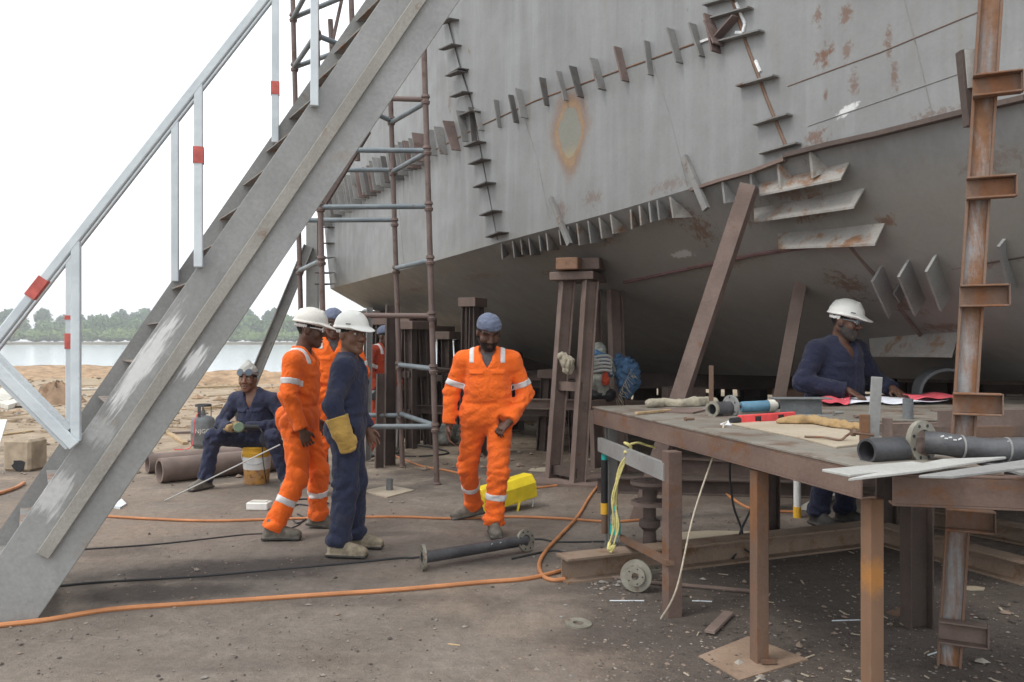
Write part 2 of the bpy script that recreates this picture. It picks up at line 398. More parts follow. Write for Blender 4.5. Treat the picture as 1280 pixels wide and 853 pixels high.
def treeline():
    rg = np.random.default_rng(11)
    V_, F_, mi = [], [], []
    def crown(cx, cy, cz, rx, rz, n, s, m0):
        k = len(V_); nu, nv = 8, 5                   # the shaded inside of the crown
        for j in range(nv + 1):
            for i in range(nu):
                a = 6.2832 * i / nu; b = math.pi * j / nv; r_ = .66 * rg.uniform(.7, 1.2)
                V_.append(np.array([cx + rx * r_ * math.sin(b) * math.cos(a), cy + rx * r_ * math.sin(b) * math.sin(a), cz + (rz * math.cos(b) if b < 1.6 else cz * math.cos(b)) * r_]))
        for j in range(nv):
            for i in range(nu): F_.append((k + j * nu + i, k + j * nu + (i + 1) % nu, k + (j + 1) * nu + (i + 1) % nu, k + (j + 1) * nu + i)); mi.append(m0)
        for _ in range(n):
            d = rg.normal(size=3); d /= np.linalg.norm(d); d[2] = abs(d[2]) * 1.0 - .25
            rr = .55 + .45 * rg.random()
            p = np.array([cx, cy, cz]) + d * np.array([rx, rx, rz]) * rr
            a = rg.normal(size=3); a /= np.linalg.norm(a); b = np.cross(a, d + rg.normal(size=3) * .5); b /= (np.linalg.norm(b) + 1e-6)
            q = s * (.6 + .8 * rg.random()); k = len(V_)
            V_.extend([p - a * q, p + b * q * .8, p + a * q, p - b * q * .8]); F_.append((k, k + 1, k + 2, k + 3)); mi.append(m0 + (rg.random() > .6))
    x = -560.
    while x < 380:                                  # mangrove edge at the waterline
        h = rg.uniform(7, 10.5); crown(x, 470 + rg.uniform(-5, 8), h * .45, rg.uniform(5, 10), h * .58, 300, .75, 0); x += rg.uniform(2.5, 6)
    x = -560.
    while x < 380:                                  # taller trees behind
        h = rg.uniform(13, 18) + (2 if -250 < x < -100 else 0); crown(x, 500 + rg.uniform(-15, 30), h * .55, rg.uniform(4, 9), h * .48, 330, .85, 2); x += rg.uniform(2.5, 7)
    x = -560.
    while x < 380:                                  # highest crowns on the rise
        h = rg.uniform(20, 26.5); crown(x, 560 + rg.uniform(-20, 40), h * .66, rg.uniform(3, 7), h * .36, 240, .9, 4); x += rg.uniform(2.5, 8)
    me = bpy.data.meshes.new('treeline'); me.from_pydata([tuple(p) for p in V_], [], F_)
    for i, c in enumerate(((.13, .19, .05), (.17, .23, .075), (.10, .165, .055), (.14, .20, .07), (.085, .135, .065), (.11, .165, .075))):
        t = NT('far_leaves', .8, 0, .2); t.color(c)
        t.b.inputs['Subsurface Weight'].default_value = 0
        me.materials.append(t.m)
    me.polygons.foreach_set('material_index', [int(i) for i in mi])
    tag(link('treeline', me), 'dense green mangrove wood lining the far shore of the water', 'trees', kind='stuff')
treeline()

# ------------------------------------------------------------------ ship hull
def k_(px): return (px - CX) / F
def DA(px): k = k_(px); s = (8.7 * k - .758) / (.7 + k); return 8.7 - s
def DB(px): k = k_(px); s = (-.195 - 10.06 * k) / (k + .53); return 10.06 + s
def side_d(px, fold): return DB(px) if px < fold else DA(px)
NCOL = 11
chine = [(413, 361), (465, 347), (520, 333), (570, 319), (622, 304), (700, 283), (780, 261), (860, 237), (935, 213), (1100, 164), (1290, 118)]
seam = [(404, 270), (445, 242), (495, 215), (545, 188), (600, 159), (670, 126), (745, 99), (815, 74), (885, 48), (1010, -8), (1180, -82)]
top = [(392, 0), (440, -20), (480, -40), (515, -60), (548, -75), (640, -140), (720, -210), (800, -260), (870, -300), (1000, -360), (1150, -480)]
knuck = [(432, 372, 16.75), (480, 373, 15.3), (530, 374, 14.0), (575, 374, 13.0), (622, 372, 12.0), (700, 367, 10.6), (780, 353, 9.35), (860, 336, 8.3), (940, 319, 7.4), (1090, 308, 6.45), (1290, 316, 5.50)]
mid = [(443, 378, 16.9), (490, 384, 15.9), (538, 391, 15.), (583, 398, 14.2), (630, 405, 13.0), (700, 412, 12.0), (780, 402, 10.7), (865, 394, 9.6), (950, 392, 8.4), (1095, 390, 7.2), (1290, 396, 6.0)]
keel = [(455, 385, 17.), (500, 396, 16.4), (545, 409, 15.8), (590, 423, 15.1), (640, 442, 14.6), (700, 461, 14.2), (780, 465, 13.4), (870, 468, 12.55), (960, 470, 10.4), (1100, 473, 8.7), (1290, 477, 7.1)]
def hull_rows():
    rows = []
    ct = [W(px, py, side_d(px, 622)) for px, py in chine]
    st = [W(px, py, side_d(px, 600)) for px, py in seam]
    tp = []
    for (px, _), s in zip(top, st):
        d = side_d(px, 548); x = k_(px) * d
        tp.append(V((x, d, 6.7)))
    kn = [W(*a) for a in knuck]; mi_ = [W(*a) for a in mid]; ke = [W(*a) for a in keel]
    rows = [tp, st, ct, kn, mi_, ke]
    # carry the hull on past the right edge of the photograph
    for r in rows:
        e = r[-1] - r[-2]; e.z = 0; r.append(r[-1] + e.normalized() * 1.6)
    off = V((.82, .573, 0))
    kf = [p + off * 6.5 + V((0, 0, max(0, (1.1 - p.z)) * 0)) for p in ke]; tf = [p + off * 13.5 for p in tp]
    cf = [p + off * 13.0 for p in ct]
    return rows + [kf, cf, tf]
HR = hull_rows()
nc = len(HR[0])
hv = [p for r in HR for p in r]
hf = []
for i in range(len(HR) - 1):
    for j in range(nc - 1):
        hf.append((i * nc + j, i * nc + j + 1, (i + 1) * nc + j + 1, (i + 1) * nc + j))
L = (len(HR) - 1) * nc
for j in range(nc - 1): hf.append((L + j, L + j + 1, j + 1, j))
hf.append(tuple(i * nc for i in range(len(HR)))); hf.append(tuple(i * nc + nc - 1 for i in range(len(HR) - 1, -1, -1)))
BVH = BVHTree.FromPolygons([tuple(p) for p in hv], hf)
CAM = V((0, 0, CAMZ))
def H(px, py):
    d = (W(px, py, 1) - CAM).normalized()
    loc, n, _, _ = BVH.ray_cast(CAM, d)
    if loc is None: return W(px, py, 9), V((-.82, -.57, 0))
    if n.dot(d) > 0: n = -n
    return loc, n
def hull_mat():
    t = NT('primed_hull_plate', .5, 0, .4); p = t.pos()
    vert = t.scaled(p, (3, 3, .22))
    c = t.mix(t.ramp(t.noise(p, .6, 5), .32, .7), (.185, .188, .185), (.225, .229, .226))
    c = t.mix(t.ramp(t.noise(vert, 1.6, 6), .4, .75, 0, .55), c, (.285, .295, .295))
    c = t.mix(t.ramp(t.noise(vert, 2.2, 7, .65), .58, .82, 0, .5), c, (.21, .155, .105))
    c = t.mix(t.ramp(t.noise(t.scaled(p, (9, 9, .5)), 1.5, 5, .6), .56, .8, 0, .28), c, (.13, .125, .115))
    # plates below the chine are bare and browner
    sx = t.n('ShaderNodeSeparateXYZ'); t.l(p, sx.inputs[0])
    low = t.ramp(sx.outputs['Z'], 2.55, 2.95, 1, 0)
    c = t.mix(t.math('MULTIPLY', low, t.ramp(t.noise(p, 1.1, 7, .65), .35, .6, .3, 1)), c, (.235, .222, .20))
    # rust freckles and blots
    nr = t.noise(t.scaled(p, (1, 1, .6)), 4.5, 8, .7)
    c = t.mix(t.ramp(nr, .66, .74, 0, .85), c, (.15, .075, .042))
    for (px, py, a, b, s) in ((1030, 70, .12, .12, .95), (1022, 22, .06, .10, .8), (1058, 18, .08, .12, .8), (1110, 50, .05, .14, .8), (1118, 96, .05, .16, .7), (1060, 62, .05, .12, .7), (1068, 106, .06, .14, .7), (1032, 120, .03, .08, .8), (1020, 172, .16, .10, .8), (1165, 142, .25, .06, .6),
                            (835, 232, .3, .10, .45), (880, 285, .25, .22, .75), (1010, 262, .30, .14, .8), (1000, 240, .4, .12, .6), (1060, 355, .22, .3, .75), (1130, 380, .25, .22, .7), (850, 268, .3, .16, .6), (760, 296, .3, .12, .6), (940, 262, .2, .2, .6), (1040, 300, .3, .1, .7), (1110, 275, .12, .06, .8), (1225, 330, .3, .06, .6), (1180, 410, .4, .12, .7), (700, 340, .5, .12, .6), (905, 330, .5, .10, .5), (600, 345, .6, .10, .5), (520, 362, .8, .08, .5), (1240, 200, .3, .12, .4), (560, 130, .10, .25, .5), (700, 262, .2, .15, .5), (740, 248, .2, .12, .5)):
        o, n = H(px, py); tx = V((0, 0, 1)).cross(n).normalized(); up = n.cross(tx)
        q, _ = t.spot(tuple(o), tuple(tx), tuple(up), a, b)
        q = t.math('ADD', q, t.math('MULTIPLY', t.math('SUBTRACT', t.noise(p, 16, 8, .75, .4), .5), 4.2))
        c = t.mix(t.ramp(q, .1, .8, s, 0.), c, t.mix(t.noise(p, 22, 5), (.17, .08, .04), (.10, .055, .038)))
    # scorched oval below the strongbacks
    o, n = H(712, 168); tx = V((0, 0, 1)).cross(n).normalized(); up = n.cross(tx)
    q, (qx, qy) = t.spot(tuple(o), tuple(tx), tuple(up), .285, .40)
    wq = t.ramp(qy, -1.1, .1, 1.75, 1.0)
    qx2 = t.math('MULTIPLY', qx, wq)
    q = t.math('SQRT', t.math('ADD', t.math('MULTIPLY', qx2, qx2), t.math('MULTIPLY', qy, qy)))
    q = t.math('ADD', q, t.math('MULTIPLY', t.math('SUBTRACT', t.noise(p, 7, 6, .65), .5), .6))
    inside = t.ramp(q, .62, .72, 1, 0)
    c = t.mix(t.ramp(q, .85, 1.45, .85, 0), c, (.20, .125, .085))
    c = t.mix(t.math('MULTIPLY', t.ramp(q, .6, .78), t.ramp(q, .78, 1.0, .8, 0)), c, t.mix(t.noise(p, 12, 5), (.34, .23, .11), (.20, .115, .07)))
    c = t.mix(t.math('MULTIPLY', inside, .85), c, t.mix(t.ramp(qy, -.9, -.2), (.36, .29, .14), (.185, .195, .165)))
    # white marking paint
    for (a_, b_, w_, s) in (((1040, 150), (1078, 126), .045, .9), ((1010, 212), (1068, 204), .012, .0), ((838, 318), (872, 314), .06, .5), ((930, 92), (990, 70), .010, .0)):
        if s == 0: continue
        pa, n = H(*a_); pb, _ = H(*b_); ax = (pb - pa); Ln = ax.length / 2; ax.normalize(); ay = n.cross(ax).normalized()
        q, _ = t.spot(tuple((pa + pb) / 2), tuple(ax), tuple(ay), Ln, w_)
        q = t.math('ADD', q, t.math('MULTIPLY', t.math('SUBTRACT', t.noise(p, 26, 5, .7), .5), 1.8))
        c = t.mix(t.ramp(q, .5, .9, s, 0.), c, (.62, .63, .62))
    c = t.mix(.16, c, t.mix(t.noise(p, 30, 5, .7), (.1, .1, .1), (.9, .9, .9)), 'OVERLAY')
    t.color(c)
    t.put(t.b.inputs['Roughness'], t.ramp(t.noise(p, 3, 5), .3, .7, .42, .62))
    t.bump(t.math('ADD', t.math('MULTIPLY', t.noise(p, .9, 3), 5), t.math('MULTIPLY', t.noise(p, 40, 5), .2)), .3, .02)
    return t.m
ship = empty('ship', (4, 9, 1.0), 'huge unfinished grey steel ship hull on trestles with welded clips along its seams', 'ship')
hb = MB(); hb.v = [V(p) for p in hv]; hb.f = hf
hob = hb.build('hull', hull_mat(), ship)
hob.data.polygons.foreach_set('use_smooth', [True] * len(hob.data.polygons)); 
_at = hob.data.attributes.new('sharp_edge', 'BOOLEAN', 'EDGE') if 'sharp_edge' not in hob.data.attributes else hob.data.attributes['sharp_edge']
for e_ in hob.data.edges:
    a_, b_ = (q_ // nc for q_ in e_.vertices)
    _at.data[e_.index].value = (a_ == b_ and a_ in (0, 2, 5, 6, 7, 8)) or (e_.vertices[0] % nc in (0, nc - 1) and e_.vertices[1] % nc in (0, nc - 1)) or (a_ != b_ and max(a_, b_) <= 2)

def plate2(a, b, proj, t=.014, taper=(1, 1), lift=-.004):   # a welded plate standing on the hull between two pixels
    pa, na = H(*a); pb, nb = H(*b); n = (na + nb).normalized()
    ax = (pb - pa).normalized(); s = n.cross(ax).normalized() * t
    base = [pa + n * lift, pb + n * lift, pb + n * proj * taper[1], pa + n * proj * taper[0]]
    base = [p - s / 2 for p in base]
    return MB().prism(base, s)
def clip(a, b, proj, mat, name='clip_plate', **k):
    return plate2(a, b, proj, **k).build(name, M[mat], ship)
# strongbacks across the long seam
for (x, y, L_, pj, m) in ((602, 153, 26, .09, 'dog'), (625, 143, 34, .09, 'dog'), (645, 135, 34, .09, 'dog_dark'), (656, 131, 36, .10, 'dog'), (684, 118, 34, .09, 'dog_dark'),
                         (706, 109, 36, .09, 'dog'), (725, 104, 38, .11, 'dog_dark'), (752, 93, 38, .13, 'dog'), (781, 83, 42, .10, 'scaf_brown'), (814, 74, 42, .09, 'dog'),
                         (848, 60, 42, .10, 'dog'), (875, 49, 40, .10, 'dog'), (896, 41, 46, .13, 'scaf_brown'), (594, 157, 44, .10, 'dog_dark'), (583, 160, 38, .12, 'dog'),
                         (571, 168, 36, .14, 'scaf_brown'), (556, 174, 34, .13, 'dog'), (544, 179, 32, .13, 'dog')):
    j_ = rnd.uniform(-2.2, 2.2); k2 = rnd.uniform(-3, 3)
    clip((x - 4 - j_, y - L_ / 2 + k2), (x + 4 + j_, y + L_ / 2 + k2), pj * rnd.uniform(.85, 1.15), m, 'strongback', taper=(rnd.uniform(.8, 1.05), rnd.uniform(.7, 1)), t=rnd.uniform(.012, .022))
x, y = 535., 186.
while x > 408:
    f_ = 17 + (535 - x) * .012
    clip((x - 3, y - f_ + rnd.uniform(-3, 3)), (x + 3, y + f_ + rnd.uniform(-3, 3)), rnd.uniform(.16, .22), rnd.choice(['dog', 'dog_dark', 'dog', 'dog', 'grey_steel', 'dog', 'dog_dark', 'dog', 'scaf_brown']), 'strongback')
    st = 5.6 - (535 - x) * .014
    x -= st; y += st * .60
# wedge clips across the upright seams
for (x, y, hw) in ((563, 28, 11), (566, 60, 11), (577, 90, 9), (574, 93, 11), (580, 119, 11), (590, 143, 11), (597, 181, 11), (603, 203, 11), (609, 232, 11), (617, 267, 11), (625, 294, 11)):
    clip((x - hw, y + 3), (x + hw, y - 3), .15, 'dog_dark', 'wedge_clip', taper=(.55, 1))
for (x, y, hw) in ((908, 2, 24), (918, 18, 24), (930, 47, 26), (950, 103, 24), (969, 151, 22), (978, 187, 24)):
    clip((x - hw, y + 6), (x + hw, y - 7), .10, 'dog', 'wedge_clip', taper=(.7, .8))
clip((893, 30), (905, 58), .14, 'scaf_brown', 'strongback')
clip((925, 22), (900, 50), .10, 'scaf_brown', 'strongback')
for (y0) in (285, 305, 323, 342, 356):
    clip((409, y0), (418, y0 - 1), .14, 'dog_dark', 'wedge_clip')
# brackets along the chine
for (x, y, dx, dy, pj) in ((628, 304, 8, 14, .10), (642, 301, 14, 20, .10), (662, 297, 16, 22, .10), (684, 291, 14, 22, .10), (700, 287, 14, 22, .08), (722, 279, 22, 24, .12), (736, 276, 24, 26, .12), (764, 268, 22, 22, .10), (789, 262, 10, 20, .10),
                          (812, 253, 16, 20, .10), (838, 246, 28, 26, .10), (903, 226, 22, 26, .10), (938, 215, 16, 24, .09), (972, 204, 22, 22, .11), (1012, 190, 24, 22, .11), (652, 299, 14, 20, .09), (675, 294, 14, 20, .09), (711, 283, 18, 22, .10), (750, 272, 22, 24, .11), (800, 257, 14, 20, .10), (822, 250, 18, 20, .10)):
    pa, na = H(x, y + 1); pb, nb = H(x + dx, y + dy); pc = pa + V((-.02, -.03, -pj * 1.7)) + (pb - pa) * .15; pd = pa + V((-.02, -.03, .0)); e_ = V((.7, -1, 0)).normalized() * .022
    MB().prism([pd, pc, pb.lerp(pc, .25), pb, pa.lerp(pb, .5)], e_).build('chine_bracket', M[rnd.choice(['dog', 'grey_steel', 'bilge'])], ship)
for (a, b) in (((688, 248), (712, 306)), ((855, 196), (883, 262))):
    pa, na = H(*a); pb, nb = H(*b)
    MB().bar(W(*a, DA(a[0]) - .03), W(*b, DA(b[0]) - .05), .06, .04, up=na).build('steel_batten', M['dog'], ship)
for (a, b, pj, m) in (((948, 231), (1064, 203), .19, 'bilge'), ((942, 262), (1083, 236), .21, 'bilge'), ((972, 292), (1108, 280), .24, 'bilge'), ((1086, 424), (1200, 417), .26, 'bilge')):
    pa, na = H(*a); pb, nb = H(*b); n = V((-.25, -.62, -.74)).normalized(); s = V((0, 0, .018))
    ax = (pb - pa)
    MB().prism([pa - n * .02, pb - n * .02, pb - ax * .10 + n * pj, pa + ax * .02 + n * pj * .85], s).build('bilge_plate', M[m], ship)
for (a, b, pj) in (((1102, 332), (1122, 378), .34), ((1136, 324), (1156, 374), .36), ((1170, 318), (1188, 368), .34), ((1256, 298), (1270, 358), .2)):
    clip(a, b, pj, 'grey_steel', 'strongback', taper=(.5, .5), t=.02)
clip((1124, 355), (1131, 367), .1, 'dog', 'strongback')
def seam_line(pts, r, mat, name='weld_seam', lift=.0):
    P = []
    for (a, b) in zip(pts[:-1], pts[1:]):
        for i in range(6):
            q = (a[0] + (b[0] - a[0]) * i / 6, a[1] + (b[1] - a[1]) * i / 6)
            o, n = H(*q); P.append(o + n * lift)
    o, n = H(*pts[-1]); P.append(o + n * lift)
    MB().tube(P, r, 6).build(name, M[mat], ship, smooth=True)
seam_line([(545, 187), (600, 158), (670, 126), (745, 99), (815, 74), (895, 45)], .010, 'leg_brown')
seam_line([(556, 12), (575, 84), (590, 130), (604, 205), (622, 300)], .009, 'dog_dark')
seam_line([(912, -12), (932, 52), (958, 122), (984, 186)], .016, 'leg_brown')
seam_line([(1058, 302), (1100, 352), (1160, 432)], .018, 'rust')
seam_line([(780, 353), (860, 336), (940, 319), (1030, 306)], .020, 'purple_rust')
seam_line([(1190, 336), (1282, 321)], .010, 'rust_dark')
seam_line([(630, 317), (704, 364)], .010, 'dog')
seam_line([(1128, -10), (1146, 60), (1166, 146)], .004, 'dog')
seam_line([(690, 290), (672, 200), (650, 130)], .003, 'dog')
seam_line([(860, 235), (836, 140), (815, 76)], .003, 'dog')
seam_line([(505, 330), (500, 270), (494, 218)], .004, 'dog')
seam_line([(1150, 178), (1170, 250), (1186, 330)], .004, 'dog')
seam_line([(985, 108), (1100, 66), (1240, 8)], .006, 'rust')
seam_line([(1010, 158), (1120, 120), (1240, 78)], .005, 'dog')
for (a, b) in (((921, 4), (932, 30)), ((932, 30), (929, 41)), ((876, 53), (890, 48)), ((945, 76), (951, 90)), ((929, 41), (920, 41))):  # white strips painted in for bright sky seen through open plate gaps
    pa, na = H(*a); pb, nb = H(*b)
    MB().bar(pa + na * .008, pb + nb * .008, .022, .016, up=na).build('sky_gap_strip', M['chalk'], ship)
# dark flange strip along the chine to the right
P = [H(x, y) for x, y in ((985, 196), (1040, 182), (1100, 169), (1160, 154), (1220, 139), (1286, 124))]
mb = MB()
for (a, na), (b, nb) in zip(P[:-1], P[1:]): mb.bar(a + V((-.03, -.02, 0)), b + V((-.03, -.02, 0)), .07, .035)
mb.build('chine_flange', M['rust_dark'], ship)
P = [H(x, y) for x, y in ((868, 238), (905, 226), (945, 215), (985, 200))]
mb = MB()
for (a, na), (b, nb) in zip(P[:-1], P[1:]): mb.bar(a + V((-.03, -.02, .0)), b + V((-.03, -.02, .0)), .05, .03)
mb.build('chine_flange', M['rust'], ship)

# damp coastal air between the yard and the far shore
def haze():
    mb = MB().box((0, 370, 20.5), (1440, 900, 49)); m = bpy.data.materials.new('haze_air'); m.use_nodes = True; nt = m.node_tree; nt.nodes.clear()
    out = nt.nodes.new('ShaderNodeOutputMaterial'); v = nt.nodes.new('ShaderNodeVolumePrincipled')
    v.inputs['Color'].default_value = (.93, .96, 1, 1); v.inputs['Density'].default_value = .0008; v.inputs['Anisotropy'].default_value = .2
    nt.links.new(v.outputs[0], out.inputs['Volume'])
    o = mb.build('haze', m); tag(o, kind='stuff')
haze()
# ------------------------------------------------------------------ staircase
def Sd(px): return 5.178 / (1 - .24 * (px - CX) / F)
def S(px, py, off=0.):                         # a point on the near stringer's outer face (off: metres towards the camera)
    p = W(px, py, Sd(px)); return p + V((.233, -.972, 0)) * off
SW = V((-.46, .80, 0)); SN = V((.233, -.972, 0))
def stair_mat():
    t = NT('bare_stair_plate', .5, .1, .4); p = t.pos()
    a = (S(321, 280) - S(138, 540)).normalized(); b = SN.cross(a).normalized()
    # streaks that run down the plate
    v = t.scaled(p, (2.2, 2.2, 2.2))
    c = t.mix(t.ramp(t.noise(v, .9, 5), .3, .7), (.245, .247, .24), (.31, .312, .305))
    c = t.mix(t.ramp(t.noise(v, 2.0, 8, .68), .58, .75, 0, .5), c, (.26, .19, .135))
    c = t.mix(t.ramp(t.noise(v, 3.1, 8, .7, .5), .64, .74, 0, .7), c, (.16, .14, .125))
    for (x0, y0, x1, y1, w, s) in ((138, 512, 218, 400, .055, .9), (50, 642, 82, 594, .085, .55), (228, 470, 256, 436, .045, 1.2), (112, 552, 135, 525, .08, .25)):
        pa, pb = S(x0, y0), S(x1, y1); ax = (pb - pa); Ln = ax.length / 2; ax.normalize()
        q, (qa, qb) = t.spot(tuple((pa + pb) / 2), tuple(ax), tuple(b), Ln * 1.15, w)
        wv = t.n('ShaderNodeVectorMath'); wv.operation = 'DOT_PRODUCT'; t.l(p, wv.inputs[0]); wv.inputs[1].default_value = V(b)
        wu = t.n('ShaderNodeVectorMath'); wu.operation = 'DOT_PRODUCT'; t.l(p, wu.inputs[0]); wu.inputs[1].default_value = V(ax)
        cb = t.n('ShaderNodeCombineXYZ'); t.l(wv.outputs['Value'], cb.inputs[0]); t.l(wu.outputs['Value'], cb.inputs[1])
        st = t.noise(t.scaled(cb.outputs[0], (60, 5, 1)), 1, 4, .6)
        q = t.math('ADD', q, t.math('MULTIPLY', t.math('SUBTRACT', st, .5), 2.4))
        c = t.mix(t.ramp(q, .55, 1.15, min(s, 1), 0.), c, (.70, .70, .69))
    c = t.mix(.3, c, t.mix(t.noise(p, 40, 4), (.1, .1, .1), (.9, .9, .9)), 'OVERLAY')
    t.color(c); t.bump(t.math('ADD', t.noise(p, 40, 5), t.math('MULTIPLY', t.noise(p, 2, 3), 4)), .2, .008)
    return t.m
M['stair'] = stair_mat()
stair = empty('steel_staircase', G(0, 782), 'steep bare steel staircase with chalk smears and pale galvanised handrails', 'staircase')
poly = [S(44, 778), S(677, -150), S(579, -150), S(-62, 783)]
MB().prism(poly, -SN * .014).build('stringer', M['stair'], stair, bevel=.003)
MB().prism([p + SW for p in poly], -SN * .014).build('stringer', M['grey_steel'], stair)
MB().bar(S(55, 694, .017), S(613, -130, .017), .034, .072, up=SN.cross(V((0, 0, 1)))).build('stiffener_bar', steel('stair_stiffener_steel', (.255, .24, .215), (.315, .30, .27), (.24, .16, .10), .28, 3, .6), stair, bevel=.004)
rs = (S(321, 280) - S(138, 540)).normalized(); rh = V((rs.x, rs.y, 0)).normalized()
tread_m = steel('rusty_edged_tread', (.19, .185, .175), (.24, .235, .22), (.27, .13, .065), .42, 5, .7)
for k in range(1, 17):
    z = .238 * k
    # where the upper edge of the near stringer reaches this height
    e0, e1 = S(-62, 783), S(579, -150); f = (z - e0.z) / (e1.z - e0.z); e = e0.lerp(e1, f)
    a = e - SN * .018 + rh * .03; b = e + SW + SN * .003 + rh * .03
    MB().prism([a, a + rh * .23, b + rh * .23, b], V((0, 0, -.008))).build('tread', tread_m, stair)
    # a folded lip under the back of each tread
    MB().prism([q_ + rh * .22 + V((0, 0, dz_)) for q_, dz_ in ((a, -.009), (b, -.009), (b, -.05), (a, -.05))], rh * .006).build('tread_lip', M['grey_steel'], stair)
def post(px, y0, y1, off):
    a, b = S(px, y0, .03) + off, S(px, y1, .03) + off
    a.x = b.x; a.y = b.y
    p = MB().bar(a, b, .047, .042, up=SN).build('handrail_post', M['rail'], stair, bevel=.004)
    return p, a, b
def band(p, a, b, f0, f1):
    MB().bar(b.lerp(a, f0), b.lerp(a, f1), .056, .049, up=SN).build('red_band', M['red_paint'], p)
o0 = V((0, 0, 0))
p, a, b = post(249, 107, 335, o0); band(p, a, b, .565, .655)
p, a, b = post(97, 303, 551, o0)
p, a, b = post(393, -70, 135, o0)
p, a, b = post(545, -260, -80, o0)
p, a, b = post(249, 107, 340, SW)
p, a, b = post(97, 303, 553, SW); band(p, a, b, .46, .55); band(p, a, b, .63, .655)
p, a, b = post(393, -70, 140, SW); band(p, a, b, .33, .42)
p, a, b = post(545, -260, -80, SW)
for off in (o0, SW):
    r = MB().bar(S(-22, 451, .03) + off, S(470, -175, .03) + off, .047, .045, up=SN).build('handrail', M['rail'], stair, bevel=.005)
    if off == o0:
        MB().bar(S(40, 372, .03), S(58, 349, .03), .056, .054, up=SN).build('red_band', M['red_paint'], r)
    MB().bar(S(-22, 436, .058) + off, S(97, 556, .058) + off, .058, .03, up=SN).build('handrail_return', M['rail'], stair, bevel=.004)
    MB().bar(S(-26, 441, .040) + off, S(91, 557, .040) + off, .06, .022, up=SN).build('handrail_return', M['rail'], stair, bevel=.004)

# ------------------------------------------------------------------ tube scaffold beside the hull
scf = empty('scaffold_tower', (-1.7, 9.6, 0), 'tube scaffold tower of rusty uprights and grey ledgers beside the hull', 'scaffold')
def pole(p0, p1, z0, z1):          # p0,p1: pixels on an upright and its depth
    a, b = W(*p0), W(*p1); f = lambda z: a + (b - a) * ((z - a.z) / (b.z - a.z))
    return f, f(z0), f(z1)
PF = {}
def upright(key, p0, p1, z0, z1, rings):
    f, a, b = pole(p0, p1, z0, z1); PF[key] = f
    o = MB().tube([a, b], .031, 12).build('upright', M['scaf_brown'], scf, smooth=True)
    for z in rings:
        q = f(z); d = (b - a).normalized()
        MB().lathe(q - d * .05, d, [(0, .03), (0, .044), (.028, .050), (.04, .037), (.06, .037), (.072, .050), (.1, .044), (.1, .03)], 12).build('coupler', M['scaf_brown'], o, smooth=True)
    if z0 < .1:
        MB().lathe(a - V((0, 0, .0)), (0, 0, 1), [(0, .001), (0, .045), (.02, .045), (.03, .03), (.09, .03)], 12).build('base_collar', M['scaf_brown'], o, smooth=True)
    return o
upright('A', (530, 62, 8.9), (546, 606, 8.9), .0, 4.70, (.62, 1.25, 1.82, 2.42, 3.0, 3.6, 4.15))
upright('B', (488, 118, 10.1), (503, 585, 10.1), .0, 4.58, (.64, 1.25, 2.42, 3.0, 3.62, 4.24))
upright('C', (396, 44, 8.95), (403, 380, 8.95), .0, 6.3, (.64, 1.82, 2.42, 3.0, 4.86, 5.5))
upright('D', (366, 0, 10.2), (376, 390, 10.2), .0, 6.6, (.64, 1.82, 2.42, 3.04, 4.93, 5.54))
upright('E', (439, 0, 9.4), (447, 200, 9.4), 3.6, 6.4, (4.9, 5.5))
upright('G', (413, 27, 9.9), (418, 120, 9.9), 4.2, 5.4, ())
def tubeat(k1, k2, z1, z2, mat='scaf_grey', ext=(0, .0), name='ledger', r=.029):
    a, b = PF[k1](z1), PF[k2](z2); d = (b - a).normalized()
    MB().tube([a - d * ext[0], b + d * ext[1]], r, 12).build(name, M[mat], scf, smooth=True)
tubeat('C', 'A', 3.0, 3.0); tubeat('D', 'B', 3.04, 3.03); tubeat('C', 'A', 3.62, 3.60); tubeat('D', 'B', 3.66, 3.64)
tubeat('C', 'B', 4.3, 4.24); tubeat('C', 'A', 4.2, 4.15, 'scaf_brown')
tubeat('B', 'A', 3.62, 3.58, name='transom'); tubeat('B', 'A', 4.22, 4.12, name='transom'); tubeat('B', 'A', 2.44, 2.42, name='transom')
tubeat('D', 'C', 2.42, 2.42, name='transom'); tubeat('C', 'A', 1.83, 1.82, 'scaf_brown'); tubeat('B', 'A', 1.26, 1.25, name='transom')
tubeat('C', 'A', .62, .63); tubeat('D', 'B', .64, .64); tubeat('B', 'A', .66, .64, name='transom'); tubeat('D', 'C', .64, .63, name='transom')
tubeat('C', 'E', 4.86, 4.86); tubeat('D', 'E', 4.93, 4.9); tubeat('D', 'C', 4.94, 4.88, name='transom')
tubeat('D', 'E', 5.54, 5.5); tubeat('D', 'C', 5.54, 5.5, name='transom')
MB().bar(W(404, 258, 9.1), W(461, 164, 9.1), .07, .05).build('diagonal_brace', M['scaf_brown'], scf, bevel=.004)
MB().bar(W(414, 60, 9.7), W(436, -40, 9.7), .04, .03).build('diagonal_brace', M['scaf_brown'], scf)
MB().tube([W(539, 462, 9.0), W(566, 464, 9.6)], .03, 10).build('stub_tube', M['rust_dark'], scf, smooth=True)

